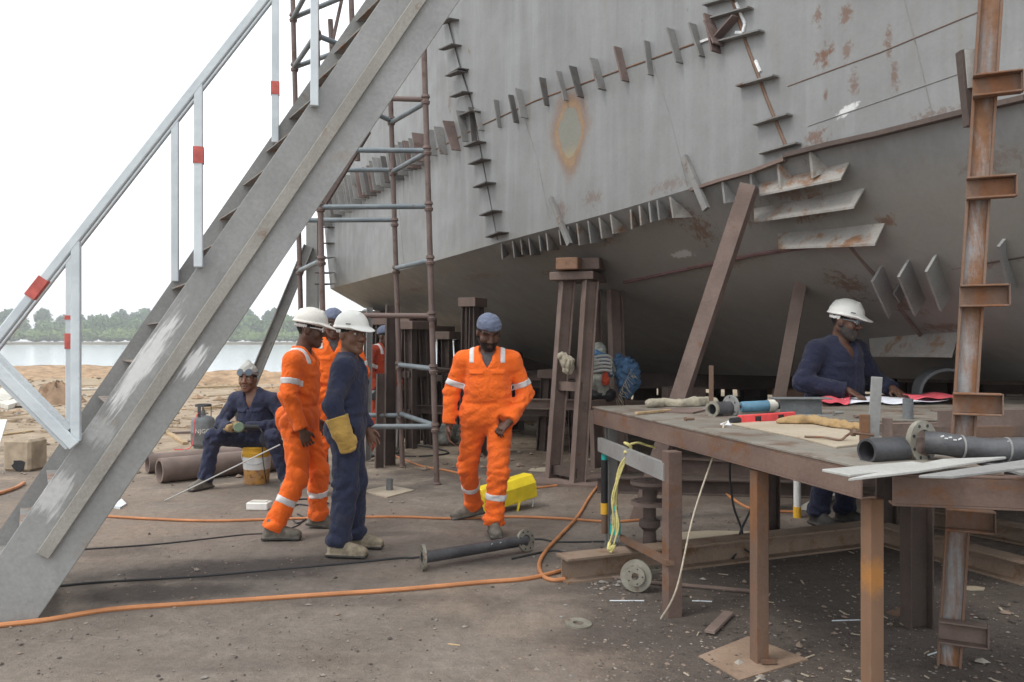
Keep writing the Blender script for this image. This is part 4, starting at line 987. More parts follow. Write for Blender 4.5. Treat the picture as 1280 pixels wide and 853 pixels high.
def person(label, loc, yaw, J, o, scale=1., group=None):
    """J: joints in the person's own frame (x forward, y left, z up); o: outfit."""
    name = 'person'; seed = o.get('seed', 1); fat = o.get('fat', 1.)
    J = {k: np.array(v, float) for k, v in J.items()}
    hc = J['head']; Rh = rotm(o.get('head_yaw', 0), o.get('head_pitch', 0), o.get('head_roll', 0)); hS = o.get('hs', 1.12); hp = lambda x, y, z: hc + Rh @ A_(x, y, z) * hS
    allp = np.array(list(J.values())); lo = allp.min(0) - .24; hi = allp.max(0) + .24; lo[2] = -.02
    skin = M[o.get('skin', 'skin')]; hb_ = .0065
    B = Field(lo, hi, hb_)
    # ---- trunk shared by body and clothes
    nk, hL, hR, sL, sR = J['neck'], J['hipL'], J['hipR'], J['shL'], J['shR']
    pel = (hL + hR) / 2; up = unit(nk - pel); lat = unit(sL - sR); fw = unit(np.cross(lat, up)); lat = unit(np.cross(up, fw))
    Rt = np.stack([fw, lat, up], 1); tl = np.linalg.norm(nk - pel)
    T = lambda f, l, u: pel + fw * f + lat * l + up * u * tl / .55
    def trunk(fl, g, k=.06):
        fl.el(T(.0, 0, .40), (.125 * fat + g, .185 + g, .16 + g), k, Rm=Rt); fl.el(T(.01, 0, .22), (.125 * fat * (1 + o.get('belly', 0)) + g, .17 * fat + g, .16 + g), k, Rm=Rt)
        fl.rc(hL + up * .04, hR + up * .04, .115 * fat + g, .115 * fat + g, k); fl.el(T(-.03, 0, .0), (.13 * fat + g, .165 * fat + g, .12 + g), k, Rm=Rt)
        fl.rc(sL - up * .012, sR - up * .012, .054 + g, .054 + g, k); fl.rc(T(0, 0, .46), nk, .08 + g, .058 + g, .05)
        fl.rc(nk - up * .03 + lat * .03, sL + up * .0 - lat * .03, .046 + g, .044 + g, .05); fl.rc(nk - up * .03 - lat * .03, sR + up * .0 + lat * .03, .046 + g, .044 + g, .05)
    trunk(B, -.016)
    for s in 'LR':
        B.rc(J['sh' + s], J['el' + s], .045, .038, .02); B.rc(J['el' + s], J['wr' + s], .037, .027, .015)
        B.rc(J['hip' + s], J['kn' + s], .07, .05, .02); B.rc(J['kn' + s], J['an' + s], .048, .034, .015); B.rc(J['an' + s], J['an' + s] + unit(np.append(J['toe' + s][:2] - J['an' + s][:2], -.0)) * .12 + A_(0, 0, -.045), .03, .025, .01)
    # ---- head
    H0 = Field(lo, hi, hb_)
    B.rc(nk - up * .02, hp(-.018, 0, -.055), .064, .060, .03)
    def head(f):
        f.el(hp(-.008, 0, .032), (.098, .076, .092), .02, Rm=Rh); f.el(hp(.022, 0, -.035), (.070, .062, .085), .03, Rm=Rh)
        f.rc(hp(-.005, .045, -.055), hp(.066, .012, -.103), .028, .022, .03); f.rc(hp(-.005, -.045, -.055), hp(.066, -.012, -.103), .028, .022, .03)
        f.rc(hp(.082, .012, .028), hp(.066, .050, .028), .013, .011, .012); f.rc(hp(.082, -.012, .028), hp(.066, -.050, .028), .013, .011, .012)
        for y in (-1, 1):
            f.el(hp(.058, y * .043, -.03), (.026, .024, .026), .02, Rm=Rh); f.el(hp(.094, y * .033, .006), (.018, .017, .012), .010, 's', Rm=Rh)
        f.rc(hp(.088, 0, .012), hp(.111, 0, -.026), .009, .014, .01)
        for y in (-1, 1): f.el(hp(.100, y * .015, -.032), (.013, .011, .010), .006, Rm=Rh); f.el(hp(-.004, y * .079, -.008), (.024, .011, .034), .006, Rm=Rh)
        f.el(hp(.090, 0, -.061), (.013, .027, .008), .006, Rm=Rh); f.el(hp(.088, 0, -.077), (.013, .024, .009), .006, Rm=Rh)
        f.el(hp(.100, 0, -.0685), (.012, .026, .0025), .003, 's', Rm=Rh)
    H0.rs = hS; head(H0); B.D = smin(B.D, H0.D, .02).astype(np.float32)
    # ---- hands
    def hand(f, s, g=0., k=.008):
        w = J['wr' + s]; d = unit(o.get('hd' + s, J['wr' + s] - J['el' + s])); pn = np.array(o.get('pn' + s, (0, 1 if s == 'R' else -1, 0)), float)
        pn = unit(pn - d * (pn @ d)); ac = np.cross(d, pn) * (1 if s == 'R' else -1); cur = o.get('curl' + s, .7)
        if ac @ A_(1, 0, 0) < 0 and 'pn' + s not in o: ac = -ac
        Rm = np.stack([d, ac, pn], 1)
        f.rc(w - d * .02, w + d * .03, .027 + g, .027 + g, .012); f.el(w + d * .055, (.052 + g, .042 + g, .018 + g), .012, Rm=Rm)
        for i, L_ in enumerate((.92, 1.05, 1., .8)):
            y = (.032 - .0225 * i); b = w + d * .092 + ac * y; sp = (1.5 - i) * .06
            d1 = unit(d * math.cos(cur * .6) + pn * math.sin(cur * .6) + ac * sp); d2 = unit(d * math.cos(cur * 1.7) + pn * math.sin(cur * 1.7) + ac * sp)
            m = b + d1 * .040 * L_; e = m + d2 * .042 * L_
            f.rc(b - d * .012, m, .0092 + g, .0088 + g, k * .5); f.rc(m, e, .0088 + g, .0075 + g, k * .5)
        tb = w + d * .025 + ac * .03; t1 = tb + unit(d * .7 + ac * .6 + pn * .35) * .042; t2 = t1 + unit(d * .95 + ac * .1 + pn * .45) * .034
        f.rc(tb, t1, .013 + g, .0105 + g, k); f.rc(t1, t2, .0105 + g, .0085 + g, k)
        return d, ac, pn
    for s in 'LR': hand(B, s)
    sk_mats = [skin, M[o.get('tee', 'tee')], M['hair']]
    def fm(c):
        hh = (c - hc) @ Rh / hS; m = np.zeros(len(c), int)
        q = (c - nk) @ up
        mx = (q < o.get('tee_line', -.02)) & (np.linalg.norm(c - J['wrL'], axis=1) > .2) & (np.linalg.norm(c - J['wrR'], axis=1) > .2)
        m[mx] = 1
        r = np.linalg.norm(hh, axis=1)
        m[(r < .16) & (hh[:, 2] > .015) & (hh[:, 0] < .072 - .0) & ~((hh[:, 0] > .045) & (hh[:, 2] < .075))] = 2
        m[(r < .16) & (hh[:, 2] > -.045) & (hh[:, 0] < -.045)] = 2
        brow = (r < .16) & (hh[:, 0] > .06) & (np.abs(hh[:, 2] - .031) < .0065) & (np.abs(hh[:, 1]) > .012) & (np.abs(hh[:, 1]) < .055); m[brow] = 2
        return m
    root = link(name, net_mesh(name, B.D, B.lo, hb_, sk_mats, fm), None, loc)
    root.rotation_euler = (0, 0, yaw); root.scale = (scale,) * 3; tag(root, label, 'person', group)
    def child(nm, me, par=root):
        if me is None: return None
        ob = bpy.data.objects.new(nm, me); COL.objects.link(ob); ob.parent = par; return ob
    # eyes and beard
    for y in (-1, 1):
        E = Field(hp(.078, y * .033, .006) - .025, hp(.078, y * .033, .006) + .025, .003); E.rs = hS; E.el(hp(.0775, y * .033, .0055), (.0115, .0125, .0085 if o.get('open_eyes', 1) else .004), 0, Rm=Rh)
        iris = hp(.0885, y * .033 + o.get('gaze', 0), .0055)
        child('eye', net_mesh('eye', E.D, E.lo, .003, [M['eye'], M['hair']] if o.get('open_eyes', 1) else [skin, skin], lambda c: (np.linalg.norm(c - iris, axis=1) < .007).astype(int), 0))
    if o.get('beard'):
        sl, x, y, z = H0.sub(hc, hc, .16); q = [x - hc[0], y - hc[1], z - hc[2]]; q = [(Rh[0, i] * q[0] + Rh[1, i] * q[1] + Rh[2, i] * q[2]) / hS for i in range(3)]
        top = np.where(q[0] > .055, -.044, -.044 + (.055 - q[0]) * .45); Dh = H0.D[sl] - .004
        E = np.maximum(np.maximum(Dh, q[2] - top), .0 - q[0] - .005)
        mouth = np.sqrt(((q[0] - .10) / .03) ** 2 + (q[1] / .024) ** 2 + ((q[2] + .068) / .012) ** 2) - 1
        E = np.maximum(E, -mouth * .012)
        nose = np.sqrt(((q[0] - .10) / .035) ** 2 + (q[1] / .022) ** 2 + ((q[2] + .03) / .024) ** 2) - 1
        E = np.maximum(E, -nose * .015)
        child('beard', net_mesh('beard', E.astype(np.float32), H0.lo + np.array([s_.start for s_ in sl]) * hb_, hb_, [M[o['beard']]]))
    # ---- coverall
    hc_ = .0085; C = Field(lo, hi, hc_); cloth = M[o.get('cloth', 'navy')]
    loose = o.get('loose', .0)
    trunk(C, .010 + loose, .07)
    for s in 'LR':
        C.rc(J['sh' + s] - up * .01, J['el' + s], .069 + loose, .062 + loose, .04); C.rc(J['el' + s], J['wr' + s], .062 + loose, .054 + loose, .025)
        C.rc(J['hip' + s] - up * .01, J['kn' + s], .105 * (fat * .5 + .5) + loose, .080 + loose, .04); C.rc(J['kn' + s], J['an' + s], .080 + loose, .068 + loose, .03)
        a = unit(J['an' + s] - J['kn' + s]); C.el(J['an' + s] - a * .03, (.082 + loose, .078 + loose, .05), .02)
    def amp(P):
        a = np.full(len(P), .32)
        for k_n, w_ in (('elL', .16), ('elR', .16), ('knL', .20), ('knR', .20), ('anL', .16), ('anR', .16), ('hipL', .15), ('hipR', .15)):
            a += 1.0 * np.exp(-(np.linalg.norm(P - J[k_n], axis=1) / w_) ** 2)
        return a
    # pockets, flaps, placket, waist seam
    sl, x, y, z = C.sub(lo, hi, 0)
    q = [x - pel[0], y - pel[1], z - pel[2]]; fq = fw[0] * q[0] + fw[1] * q[1] + fw[2] * q[2]; lq = lat[0] * q[0] + lat[1] * q[1] + lat[2] * q[2]; uq = (up[0] * q[0] + up[1] * q[1] + up[2] * q[2]) * .55 / tl
    fr = (fq > .03)
    armfar = (np.abs(lq) < .2)
    sm = lambda v, c, w, e=.006: np.clip((w - np.abs(v - c)) / e + .5, 0, 1)
    for sy in (-1, 1):
        C.D[sl] -= (.010 * sm(lq, sy * .088, .058) * sm(uq, .37, .016) * fr * armfar).astype(np.float32)
        C.D[sl] -= (.005 * sm(lq, sy * .088, .054) * sm(uq, .305, .06) * fr * armfar).astype(np.float32)
    C.D[sl] -= (.004 * sm(lq, 0, .022) * sm(uq, .24, .24) * fr).astype(np.float32)
    C.D[sl] += (.010 * sm(uq, .115, .014, .02) * (np.abs(lq) < .19) * (np.abs(fq) < .2)).astype(np.float32)
    C.folds(.0125 * o.get('fold', 1.), seed, 1., amp)
    # neck opening and collar
    vd = o.get('open', .14); nf = lambda f, l, u: nk + fw * f + lat * l + up * u
    C.rc(nf(0, 0, .10), nf(.0, 0, .0), .075, .066, .01, 's')
    for i in range(6):
        t_ = i / 5; C.rc(nf(.05 + .045 * t_, 0, .0 - vd * t_), nf(.20, 0, .03 - vd * t_), .062 * (1 - t_) + .006, .07 * (1 - t_) + .012, .006, 's')
    cp = [nf(-.070, 0, .018), nf(-.045, .058, .014), nf(.02, .078, -.008), nf(.085, .055, -.055), nf(.115, .065, -.085)]
    for sy in (1, -1):
        pts = [p if sy > 0 else p - lat * 2 * ((p - nk) @ lat) for p in cp]
        for a, b in zip(pts[:-1], pts[1:]): C.rc(a, b, .017, .016, .008); C.rc(a - up * .018 + unit(a - nk) * .008, b - up * .018 + unit(b - nk) * .008, .013, .013, .008)
    for s in 'LR':
        d = J['wr' + s] - J['el' + s]; C.cut(J['wr' + s] - unit(d) * .012, d, .10)
        d = J['an' + s] - J['kn' + s]; C.cut(J['an' + s] + unit(d) * .015, d, .14)
    child('coverall', net_mesh('coverall', C.D, C.lo, hc_, [cloth]))
    # ---- reflective stripes
    def stripe_at(c, dr, hw, rad):
        c = np.array(c); dr = unit(dr); s_, x, y, z = C.sub(c, c, rad + .02)
        d = (x - c[0]) * dr[0] + (y - c[1]) * dr[1] + (z - c[2]) * dr[2]; r = np.sqrt((x - c[0]) ** 2 + (y - c[1]) ** 2 + (z - c[2]) ** 2)
        E = np.maximum(np.maximum(C.D[s_] - .0045, np.abs(d) - hw), r - rad)
        child('reflective_stripe', net_mesh('reflective_stripe', E.astype(np.float32), C.lo + np.array([q_.start for q_ in s_]) * hc_, hc_, [M['stripe']], None, 1))
    if o.get('stripes'):
        for s in 'LR':
            stripe_at(J['sh' + s] * .28 + J['el' + s] * .72 if o.get('arm_stripe') is None else J['sh' + s] * (1 - o['arm_stripe']) + J['el' + s] * o['arm_stripe'], J['el' + s] - J['sh' + s], .026, .115)
            stripe_at(J['kn' + s] * .52 + J['an' + s] * .48, J['an' + s] - J['kn' + s], .027, .12)
        for sy in (-1, 1):
            c = T(.0, sy * .125, .49); s_, x, y, z = C.sub(c, c, .16)
            l_ = (x - c[0]) * lat[0] + (y - c[1]) * lat[1] + (z - c[2]) * lat[2]; u_ = (x - c[0]) * up[0] + (y - c[1]) * up[1] + (z - c[2]) * up[2]; f_ = (x - c[0]) * fw[0] + (y - c[1]) * fw[1] + (z - c[2]) * fw[2]
            E = np.maximum(np.maximum(np.maximum(C.D[s_] - .005, np.abs(l_) - .021), -u_ - .045), np.abs(f_) - .14)
            child('reflective_stripe', net_mesh('reflective_stripe', E.astype(np.float32), C.lo + np.array([q_.start for q_ in s_]) * hc_, hc_, [M['stripe']]))
    # ---- boots
    for s in 'LR':
        an = J['an' + s]; td = unit(np.append((J['toe' + s] - an)[:2], 0)); pit = o.get('pitch' + s, 0.); lt = np.cross((0, 0, 1), td)
        td3 = td * math.cos(pit) - A_(0, 0, 1) * math.sin(pit); u3 = np.cross(td3, lt); Rf = np.stack([td3, lt, u3], 1)
        bp = lambda f, l, u: an + td3 * f + lt * l + u3 * (u - .085)
        Fb = Field(an - .3, an + .3, .008)
        Fb.rc(bp(-.03, 0, .045), bp(-.005, 0, .13), .043, .050, .02); Fb.rc(bp(-.035, 0, .042), bp(.13, 0, .04), .041, .043, .02); Fb.el(bp(.145, 0, .040), (.078, .050, .042), .02, Rm=Rf); Fb.rc(bp(.01, 0, .10), bp(.10, 0, .06), .042, .036, .02)
        Fb.bx(bp(.065, 0, .013), (.148, .047, .013), .010, .006, Rm=Rf)
        for i in range(4): Fb.rc(bp(.03 + i * .024, -.025, .132 - i * .017), bp(.03 + i * .024, .025, .132 - i * .017), .006, .006, .004)
        Fb.D[...] = Fb.D
        sx_, x, y, z = Fb.sub(an, an, .3); uu = (x - an[0]) * u3[0] + (y - an[1]) * u3[1] + (z - an[2]) * u3[2] + .085
        Fb.D[sx_] = np.maximum(Fb.D[sx_], -uu)
        bt = child('boot', net_mesh('boot', Fb.D, Fb.lo, .008, [M[o.get('boot', 'boot')]]))
        Fs = Field(an - .3, an + .3, .008); Fs.bx(bp(.065, 0, .010), (.152, .051, .011), .010, 0, Rm=Rf)
        child('sole', net_mesh('sole', Fs.D, Fs.lo, .008, [M['sole']]), bt)
    # ---- headgear
    if o.get('helmet'):
        Fh = Field(hc - .26, hc + .26, .0065); Fh.rs = hS
        Fh.rs = hS * .95; Fh.el(hp(-.006, 0, .052), (.130, .108, .112), 0, Rm=Rh)
        for y in (-.035, 0, .035): Fh.rc(hp(-.09, y * .7, .126 - abs(y) * .4), hp(.07, y * .7, .134 - abs(y) * .4), .012, .012, .012)
        Fh.el(hp(-.004, 0, .045), (.143, .121, .013), .012, Rm=Rh); Rb = Rh @ rotm(0, .22); Fh.el(hp(.105, 0, .040), (.085, .088, .010), .014, Rm=Rb)
        sx_, x, y, z = Fh.sub(hc, hc, .26); uu = (x - hc[0]) * Rh[0, 2] + (y - hc[1]) * Rh[1, 2] + (z - hc[2]) * Rh[2, 2]; ff = (x - hc[0]) * Rh[0, 0] + (y - hc[1]) * Rh[1, 0] + (z - hc[2]) * Rh[2, 0]
        Fh.D[sx_] = np.maximum(Fh.D[sx_], .036 * hS - .10 * np.clip(ff, 0, .2) - uu)
        Fh.el(hp(-.006, 0, .042), (.121, .099, .104), 0, 's', Rm=Rh)
        hm = child('helmet', net_mesh('helmet', Fh.D, Fh.lo, .0065, [M[o['helmet']]]))
        Fn = Field(hc - .2, hc + .2, .0065); Fn.rs = hS; Fn.el(hp(-.006, 0, .02), (.112, .090, .05), 0, Rm=Rh); Fn.el(hp(-.006, 0, .02), (.105, .083, .2), 0, 's', Rm=Rh)
        sx_, x, y, z = Fn.sub(hc, hc, .26); uu = (x - hc[0]) * Rh[0, 2] + (y - hc[1]) * Rh[1, 2] + (z - hc[2]) * Rh[2, 2]; ff = (x - hc[0]) * Rh[0, 0] + (y - hc[1]) * Rh[1, 0] + (z - hc[2]) * Rh[2, 0]
        Fn.D[sx_] = np.maximum(np.maximum(Fn.D[sx_], np.abs(uu - .012) - .027), ff + .01)
        child('head_band', net_mesh('head_band', Fn.D, Fn.lo, .0065, [M['white']]), hm)
        if o.get('mark'):
            a, b = hp(.060, -.1015, .068), hp(.088, -.0865, .068)
            t_ = MB().bar(V(a), V(b), .004, .007).build('badge', M['cable'], origin=(0, 0, 0)); me = t_.data; bpy.data.objects.remove(t_); child('badge', me, hm)
    if o.get('cap'):
        Fh = Field(hc - .24, hc + .24, .006); Fh.rs = hS; Fh.el(hp(-.010, 0, .045), (.110, .090, .088 + o.get('cap_h', 0)), 0, Rm=Rh)
        if o.get('cap_h'): Fh.rc(hp(.0, 0, .10), hp(-.015, 0, .145 + o['cap_h'] * .6), .05, .022, .03)
        Fh.rc(hp(-.09, 0, .012), hp(-.115, .02, -.01), .03, .02, .02) if not o.get('cap_h') else None
        sx_, x, y, z = Fh.sub(hc, hc, .26); uu = (x - hc[0]) * Rh[0, 2] + (y - hc[1]) * Rh[1, 2] + (z - hc[2]) * Rh[2, 2]; ff = (x - hc[0]) * Rh[0, 0] + (y - hc[1]) * Rh[1, 0] + (z - hc[2]) * Rh[2, 0]
        Fh.D[sx_] = np.maximum(Fh.D[sx_], .036 * hS + .22 * np.clip(ff, -.1, .1) - uu); Fh.folds(.004, seed, 1.8)
        child('cap', net_mesh('cap', Fh.D, Fh.lo, .006, [M[o['cap']]]))
    if o.get('glasses'):
        Fg = Field(hc - .2, hc + .2, .004); Fg.rs = hS
        for y in (-1, 1):
            Fg.bx(hp(.098, y * .034, .008), (.0045, .027, .018), .004, 0, Rm=Rh); Fg.rc(hp(.094, y * .062, .012), hp(-.02, y * .084, .014), .0045, .0045, .0)
        Fg.rc(hp(.101, -.055, .026), hp(.101, .055, .026), .005, .005, .0)
        child('safety_glasses', net_mesh('safety_glasses', Fg.D, Fg.lo, .004, [M[o['glasses']]], None, 0))
    if o.get('goggles'):
        g = MB()
        gm = []
        for y in (-1, 1):
            c = hp(.082, y * .040, .066); d = Rh @ A_(1, y * .3, .22)
            gm.append((c, d))
            g.lathe(V(c) - V(d) * .01, V(d), [(0, .022), (.004, .041), (.022, .040), (.024, .033)], 16)
        tube = [V(hp(.09 * math.cos(a) * 1.10 - .012, .092 * math.sin(a), .062 + .0 * a)) for a in np.linspace(.55, 2 * math.pi - .55, 20)]
        g.tube(tube, .008, 6); g.bar(V(hp(.106, -.012, .068)), V(hp(.106, .012, .068)), .01, .01)
        t_ = g.build('goggles', M['cylinder'], origin=(0, 0, 0)); me = t_.data; bpy.data.objects.remove(t_); gg = child('goggles', me)
        for (c, d) in gm:
            t_ = MB().disc(V(c) + V(d) * .0095, V(d), .033, .004, 16).build('lens', M['lens'], origin=(0, 0, 0)); me = t_.data; bpy.data.objects.remove(t_); child('lens', me, gg)
    # ---- gloves
    for s in o.get('gloves', ''):
        w = J['wr' + s]; Fg = Field(w - .32, w + .32, .0065); d, ac, pn = hand(Fg, s, .0115 if o.get('gauntlet') else .0075, .02)
        if o.get('gauntlet'): Fg.rc(w - d * .125, w + d * .0, .083, .068, .02); Fg.rc(w + d * .0, w + d * .04, .072, .05, .02); Fg.cut(w - d * .12, -d, .16)
        else: Fg.rc(w - d * .05, w + d * .02, .040, .036, .02)
        Fg.folds(.003, seed + 5, 1.6)
        child('glove', net_mesh('glove', Fg.D, Fg.lo, .0065, [M[o['glove_mat' + s] if 'glove_mat' + s in o else o['glove_mat']]]))
    return root

# man in orange walking towards the camera, looking down
person('bearded worker in orange coverall and grey blue cap walking and looking down',
       (-.20, 6.78, 0), R(-90), dict(hipL=(.02, .10, .93), hipR=(0, -.10, .93), knL=(.17, .09, .50), knR=(-.12, -.17, .50), anL=(.17, .055, .095), anR=(-.43, -.135, .115), toeL=(.42, .09, 0), toeR=(-.36, -.5, 0),
            shL=(.0, .205, 1.405), shR=(.0, -.205, 1.405), elL=(-.04, .315, 1.12), elR=(-.02, -.30, 1.13), wrL=(.16, .175, .90), wrR=(.03, -.315, .86), neck=(.0, 0, 1.475), head=(.065, .01, 1.625)),
       dict(cloth='orange', stripes=True, beard='hair', cap='cap_blue', skin='skin', boot='boot', head_pitch=.52, head_yaw=.24, fat=1.06, belly=.12, seed=4, open=.15, open_eyes=0, curlL=1.0, curlR=.6, hdL=(.5, -.75, -.55), pnL=(-.2, -.2, -.9), pitchR=.18))
# man in orange with a helmet, in profile
person('worker in orange coverall and white helmet seen in profile', (-1.71, 6.62, 0), R(4),
       dict(hipL=(.02, .10, .92), hipR=(-.01, -.10, .92), knL=(.13, .11, .50), knR=(.02, -.12, .49), anL=(.12, .22, .10), anR=(-.16, -.19, .095), toeL=(.4, .22, 0), toeR=(.2, -.2, 0),
            shL=(.02, .195, 1.405), shR=(-.01, -.195, 1.405), elL=(.0, .27, 1.15), elR=(-.03, -.26, 1.13), wrL=(.10, .24, .90), wrR=(.075, -.25, .86), neck=(.03, 0, 1.475), head=(.095, .0, 1.645)),
       dict(cloth='orange', stripes=True, arm_stripe=.62, helmet='helmet_dirty', glasses='white', skin='skin', boot='boot', head_pitch=.16, head_yaw=-.05, seed=9, curlR=.9, pitchL=.2))
# man in navy coverall, head turned to the camera
person('worker in navy coverall, white helmet and yellow gauntlet glove, head turned towards the camera', (-1.20, 6.02, 0), R(2),
       dict(hipL=(.0, .09, .90), hipR=(.0, -.09, .90), knL=(.04, .10, .49), knR=(.01, -.09, .49), anL=(.03, .16, .095), anR=(-.05, -.10, .095), toeL=(.3, .12, 0), toeR=(.3, -.16, 0),
            shL=(.02, .18, 1.365), shR=(.0, -.18, 1.365), elL=(.0, .25, 1.12), elR=(-.06, -.26, 1.10), wrL=(.12, .22, .88), wrR=(.005, -.25, .905), neck=(.01, 0, 1.43), head=(.035, -.01, 1.60)),
       dict(cloth='navy', helmet='helmet', mark=True, skin='skin_light', boot='boot_tan', head_pitch=.06, head_yaw=-.72, seed=17, fat=.93, loose=.004, gloves='R', gauntlet=True, glove_mat='glove_yellow', hdR=(.32, -.0, -.95), curlR=1.0, open=.12, tee='skin_light'))
# seated man
person('seated worker in navy coverall with goggles pushed up on a pale cap', (-2.76, 9.02, 0), R(-97),
       dict(hipL=(.0, .11, .50), hipR=(.0, -.11, .50), knL=(.36, .31, .54), knR=(.40, -.33, .54), anL=(.28, .43, .095), anR=(.42, -.40, .095), toeL=(.55, .5, 0), toeR=(.70, -.50, 0),
            shL=(.12, .22, .93), shR=(.11, -.22, .93), elL=(.14, .34, .66), elR=(.17, -.35, .66), wrL=(.40, .02, .64), wrR=(.42, -.13, .64), neck=(.11, -.02, 1.01), head=(.15, -.06, 1.145)),
       dict(cloth='navy', skin='skin_light', cap='cap_white', cap_h=.02, goggles=True, boot='boot', head_yaw=.08, head_pitch=.03, seed=23, fat=1.12, belly=.25, open=.17, gloves='R', glove_mat='glove_green', glove_matR='leather',
            hdL=(.35, -.85, -.05), hdR=(.35, .8, -.05), pnL=(.5, .2, .6), pnR=(-.3, .1, .9), curlL=1.1, curlR=1.2, tee='skin_light'))
# man at the table
person('grey bearded worker in navy coverall and white helmet standing at the table', (2.72, 6.98, .0), R(-66),
       dict(hipL=(.0, .10, .93), hipR=(.0, -.10, .93), knL=(.05, .11, .50), knR=(.05, -.12, .50), anL=(-.02, .13, .095), anR=(-.02, -.15, .095), toeL=(.25, .16, 0), toeR=(.25, -.2, 0),
            shL=(.03, .215, 1.40), shR=(.03, -.215, 1.40), elL=(.05, .385, 1.14), elR=(.05, -.375, 1.14), wrL=(.27, .34, 1.085), wrR=(.27, -.14, 1.085), neck=(.05, 0, 1.465), head=(.10, .02, 1.62)),
       dict(cloth='navy_dark', skin='skin', beard='hair_grey', helmet='helmet', mark=True, glasses='scaf_grey', boot='sole', head_pitch=.20, head_yaw=.42, seed=31, fat=1.26, loose=.008, open=.17, hdL=(.9, -.25, -.3), hdR=(.9, .2, -.3), pnL=(0, 0, -1), pnR=(0, 0, -1), curlL=.4, curlR=.4, tee='skin'), 1.06)
# two more behind the scaffold
person('worker in orange coverall hidden behind the two helmeted men, only shoulders showing', (-1.82, 8.35, 0), R(-70),
       dict(hipL=(.0, .10, .95), hipR=(.0, -.10, .95), knL=(.04, .11, .50), knR=(.04, -.12, .50), anL=(.0, .13, .095), anR=(-.02, -.15, .095), toeL=(.25, .16, 0), toeR=(.25, -.2, 0),
            shL=(.03, .21, 1.47), shR=(.03, -.21, 1.47), elL=(.02, .30, 1.18), elR=(.02, -.29, 1.18), wrL=(.18, .22, .98), wrR=(.14, -.24, .95), neck=(.05, 0, 1.53), head=(.09, .0, 1.66)),
       dict(cloth='orange', stripes=True, skin='skin', cap='cap_blue', boot='boot', head_pitch=.2, seed=41), 1.04)
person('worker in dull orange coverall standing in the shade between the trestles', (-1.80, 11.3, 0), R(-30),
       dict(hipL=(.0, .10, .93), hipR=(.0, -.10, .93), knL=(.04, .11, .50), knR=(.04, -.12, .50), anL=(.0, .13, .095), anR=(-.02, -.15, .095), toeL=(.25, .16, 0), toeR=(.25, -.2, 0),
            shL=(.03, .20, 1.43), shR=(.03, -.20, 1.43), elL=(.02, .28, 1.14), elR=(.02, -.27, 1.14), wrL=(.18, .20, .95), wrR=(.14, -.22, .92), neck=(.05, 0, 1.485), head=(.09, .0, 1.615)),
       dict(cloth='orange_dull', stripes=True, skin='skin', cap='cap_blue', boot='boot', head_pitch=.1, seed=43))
# ------------------------------------------------------------------ things on the ground
def hose(px, r, m, lab, cat='hose', name='hose', n=8):
    P = [G(*q[:2]) + V((0, 0, r + (q[2] if len(q) > 2 else 0))) for q in px]
    mb = MB().tube(catmull(P, n), r, 8)
    return thing(mb, name, M[m], lab, cat, smooth=True)
hose([(-60, 792), (0, 785), (60, 778), (140, 765), (250, 757), (380, 748), (500, 740), (600, 731), (660, 726), (706, 715)], .0145, 'hose', 'long orange hose crossing the near ground from the stair foot to the beam end')
hose([(752, 604), (738, 622), (722, 648), (700, 672), (682, 692), (674, 708), (678, 722), (690, 728), (706, 727)], .0145, 'hose', 'orange hose looping down from the trestle foot to the I-beam end')
hose([(116, 646), (180, 650), (260, 653), (340, 651), (420, 649), (500, 648), (560, 650), (640, 648), (700, 650), (760, 654), (800, 652)], .012, 'hose', 'thin orange hose running behind the standing workers feet')
hose([(-20, 624), (0, 619), (20, 612), (30, 606)], .02, 'hose', 'short orange hose end left of the staircase')
hose([(668, 612), (700, 608), (735, 602), (770, 604), (830, 606), (880, 606), (905, 618), (940, 638), (1000, 642)], .013, 'hose', 'orange hose running from the yellow lamp box under the table')
hose([(488, 568), (505, 576), (530, 585), (560, 590), (600, 600)], .013, 'hose', 'orange hose behind the scaffold feet')
hose([(100, 688), (200, 681), (300, 670), (340, 667), (372, 658), (380, 648)], .006, 'cable', 'black cable lying between the staircase and the worker in profile', 'cable', 'cable')
hose([(66, 735), (130, 729), (250, 722), (340, 714), (420, 707), (500, 699), (530, 697), (660, 676), (700, 679), (770, 678)], .0075, 'cable', 'long black cable running past the flanged pipe', 'cable', 'cable')
hose([(640, 700), (690, 690), (712, 694), (745, 692), (752, 686)], .008, 'cable', 'short black cable by the I-beam end', 'cable', 'cable')
hose([(360, 627), (385, 625), (410, 630), (395, 634), (372, 632), (362, 640), (370, 655), (382, 650), (372, 644)], .008, 'cable', 'tangled cable beside the white socket box', 'cable', 'cable')
hose([(462, 560), (480, 553), (510, 556), (545, 562), (560, 568), (520, 572), (480, 570), (455, 575)], .012, 'cable', 'coiled dark cable behind the scaffold feet', 'cable', 'cable')
for (P, lab) in (([Tp(1.93, 5.7, -.05), V((1.62, 6.0, .75)), V((1.60, 6.0, .4)), V((1.66, 5.95, .15)), V((1.55, 5.8, .02))], 'black cable dangling under the table, the straighter one'),
                 ([Tp(2.2, 5.75, -.05), V((1.84, 6.0, .7)), V((1.74, 6.0, .35)), V((1.62, 5.9, .12)), V((1.75, 5.8, .02))], 'black cable dangling under the table, the more bowed one')):
    thing(MB().tube(catmull(P, 8), .008, 6), 'cable', M['cable'], lab, 'cable', smooth=True)

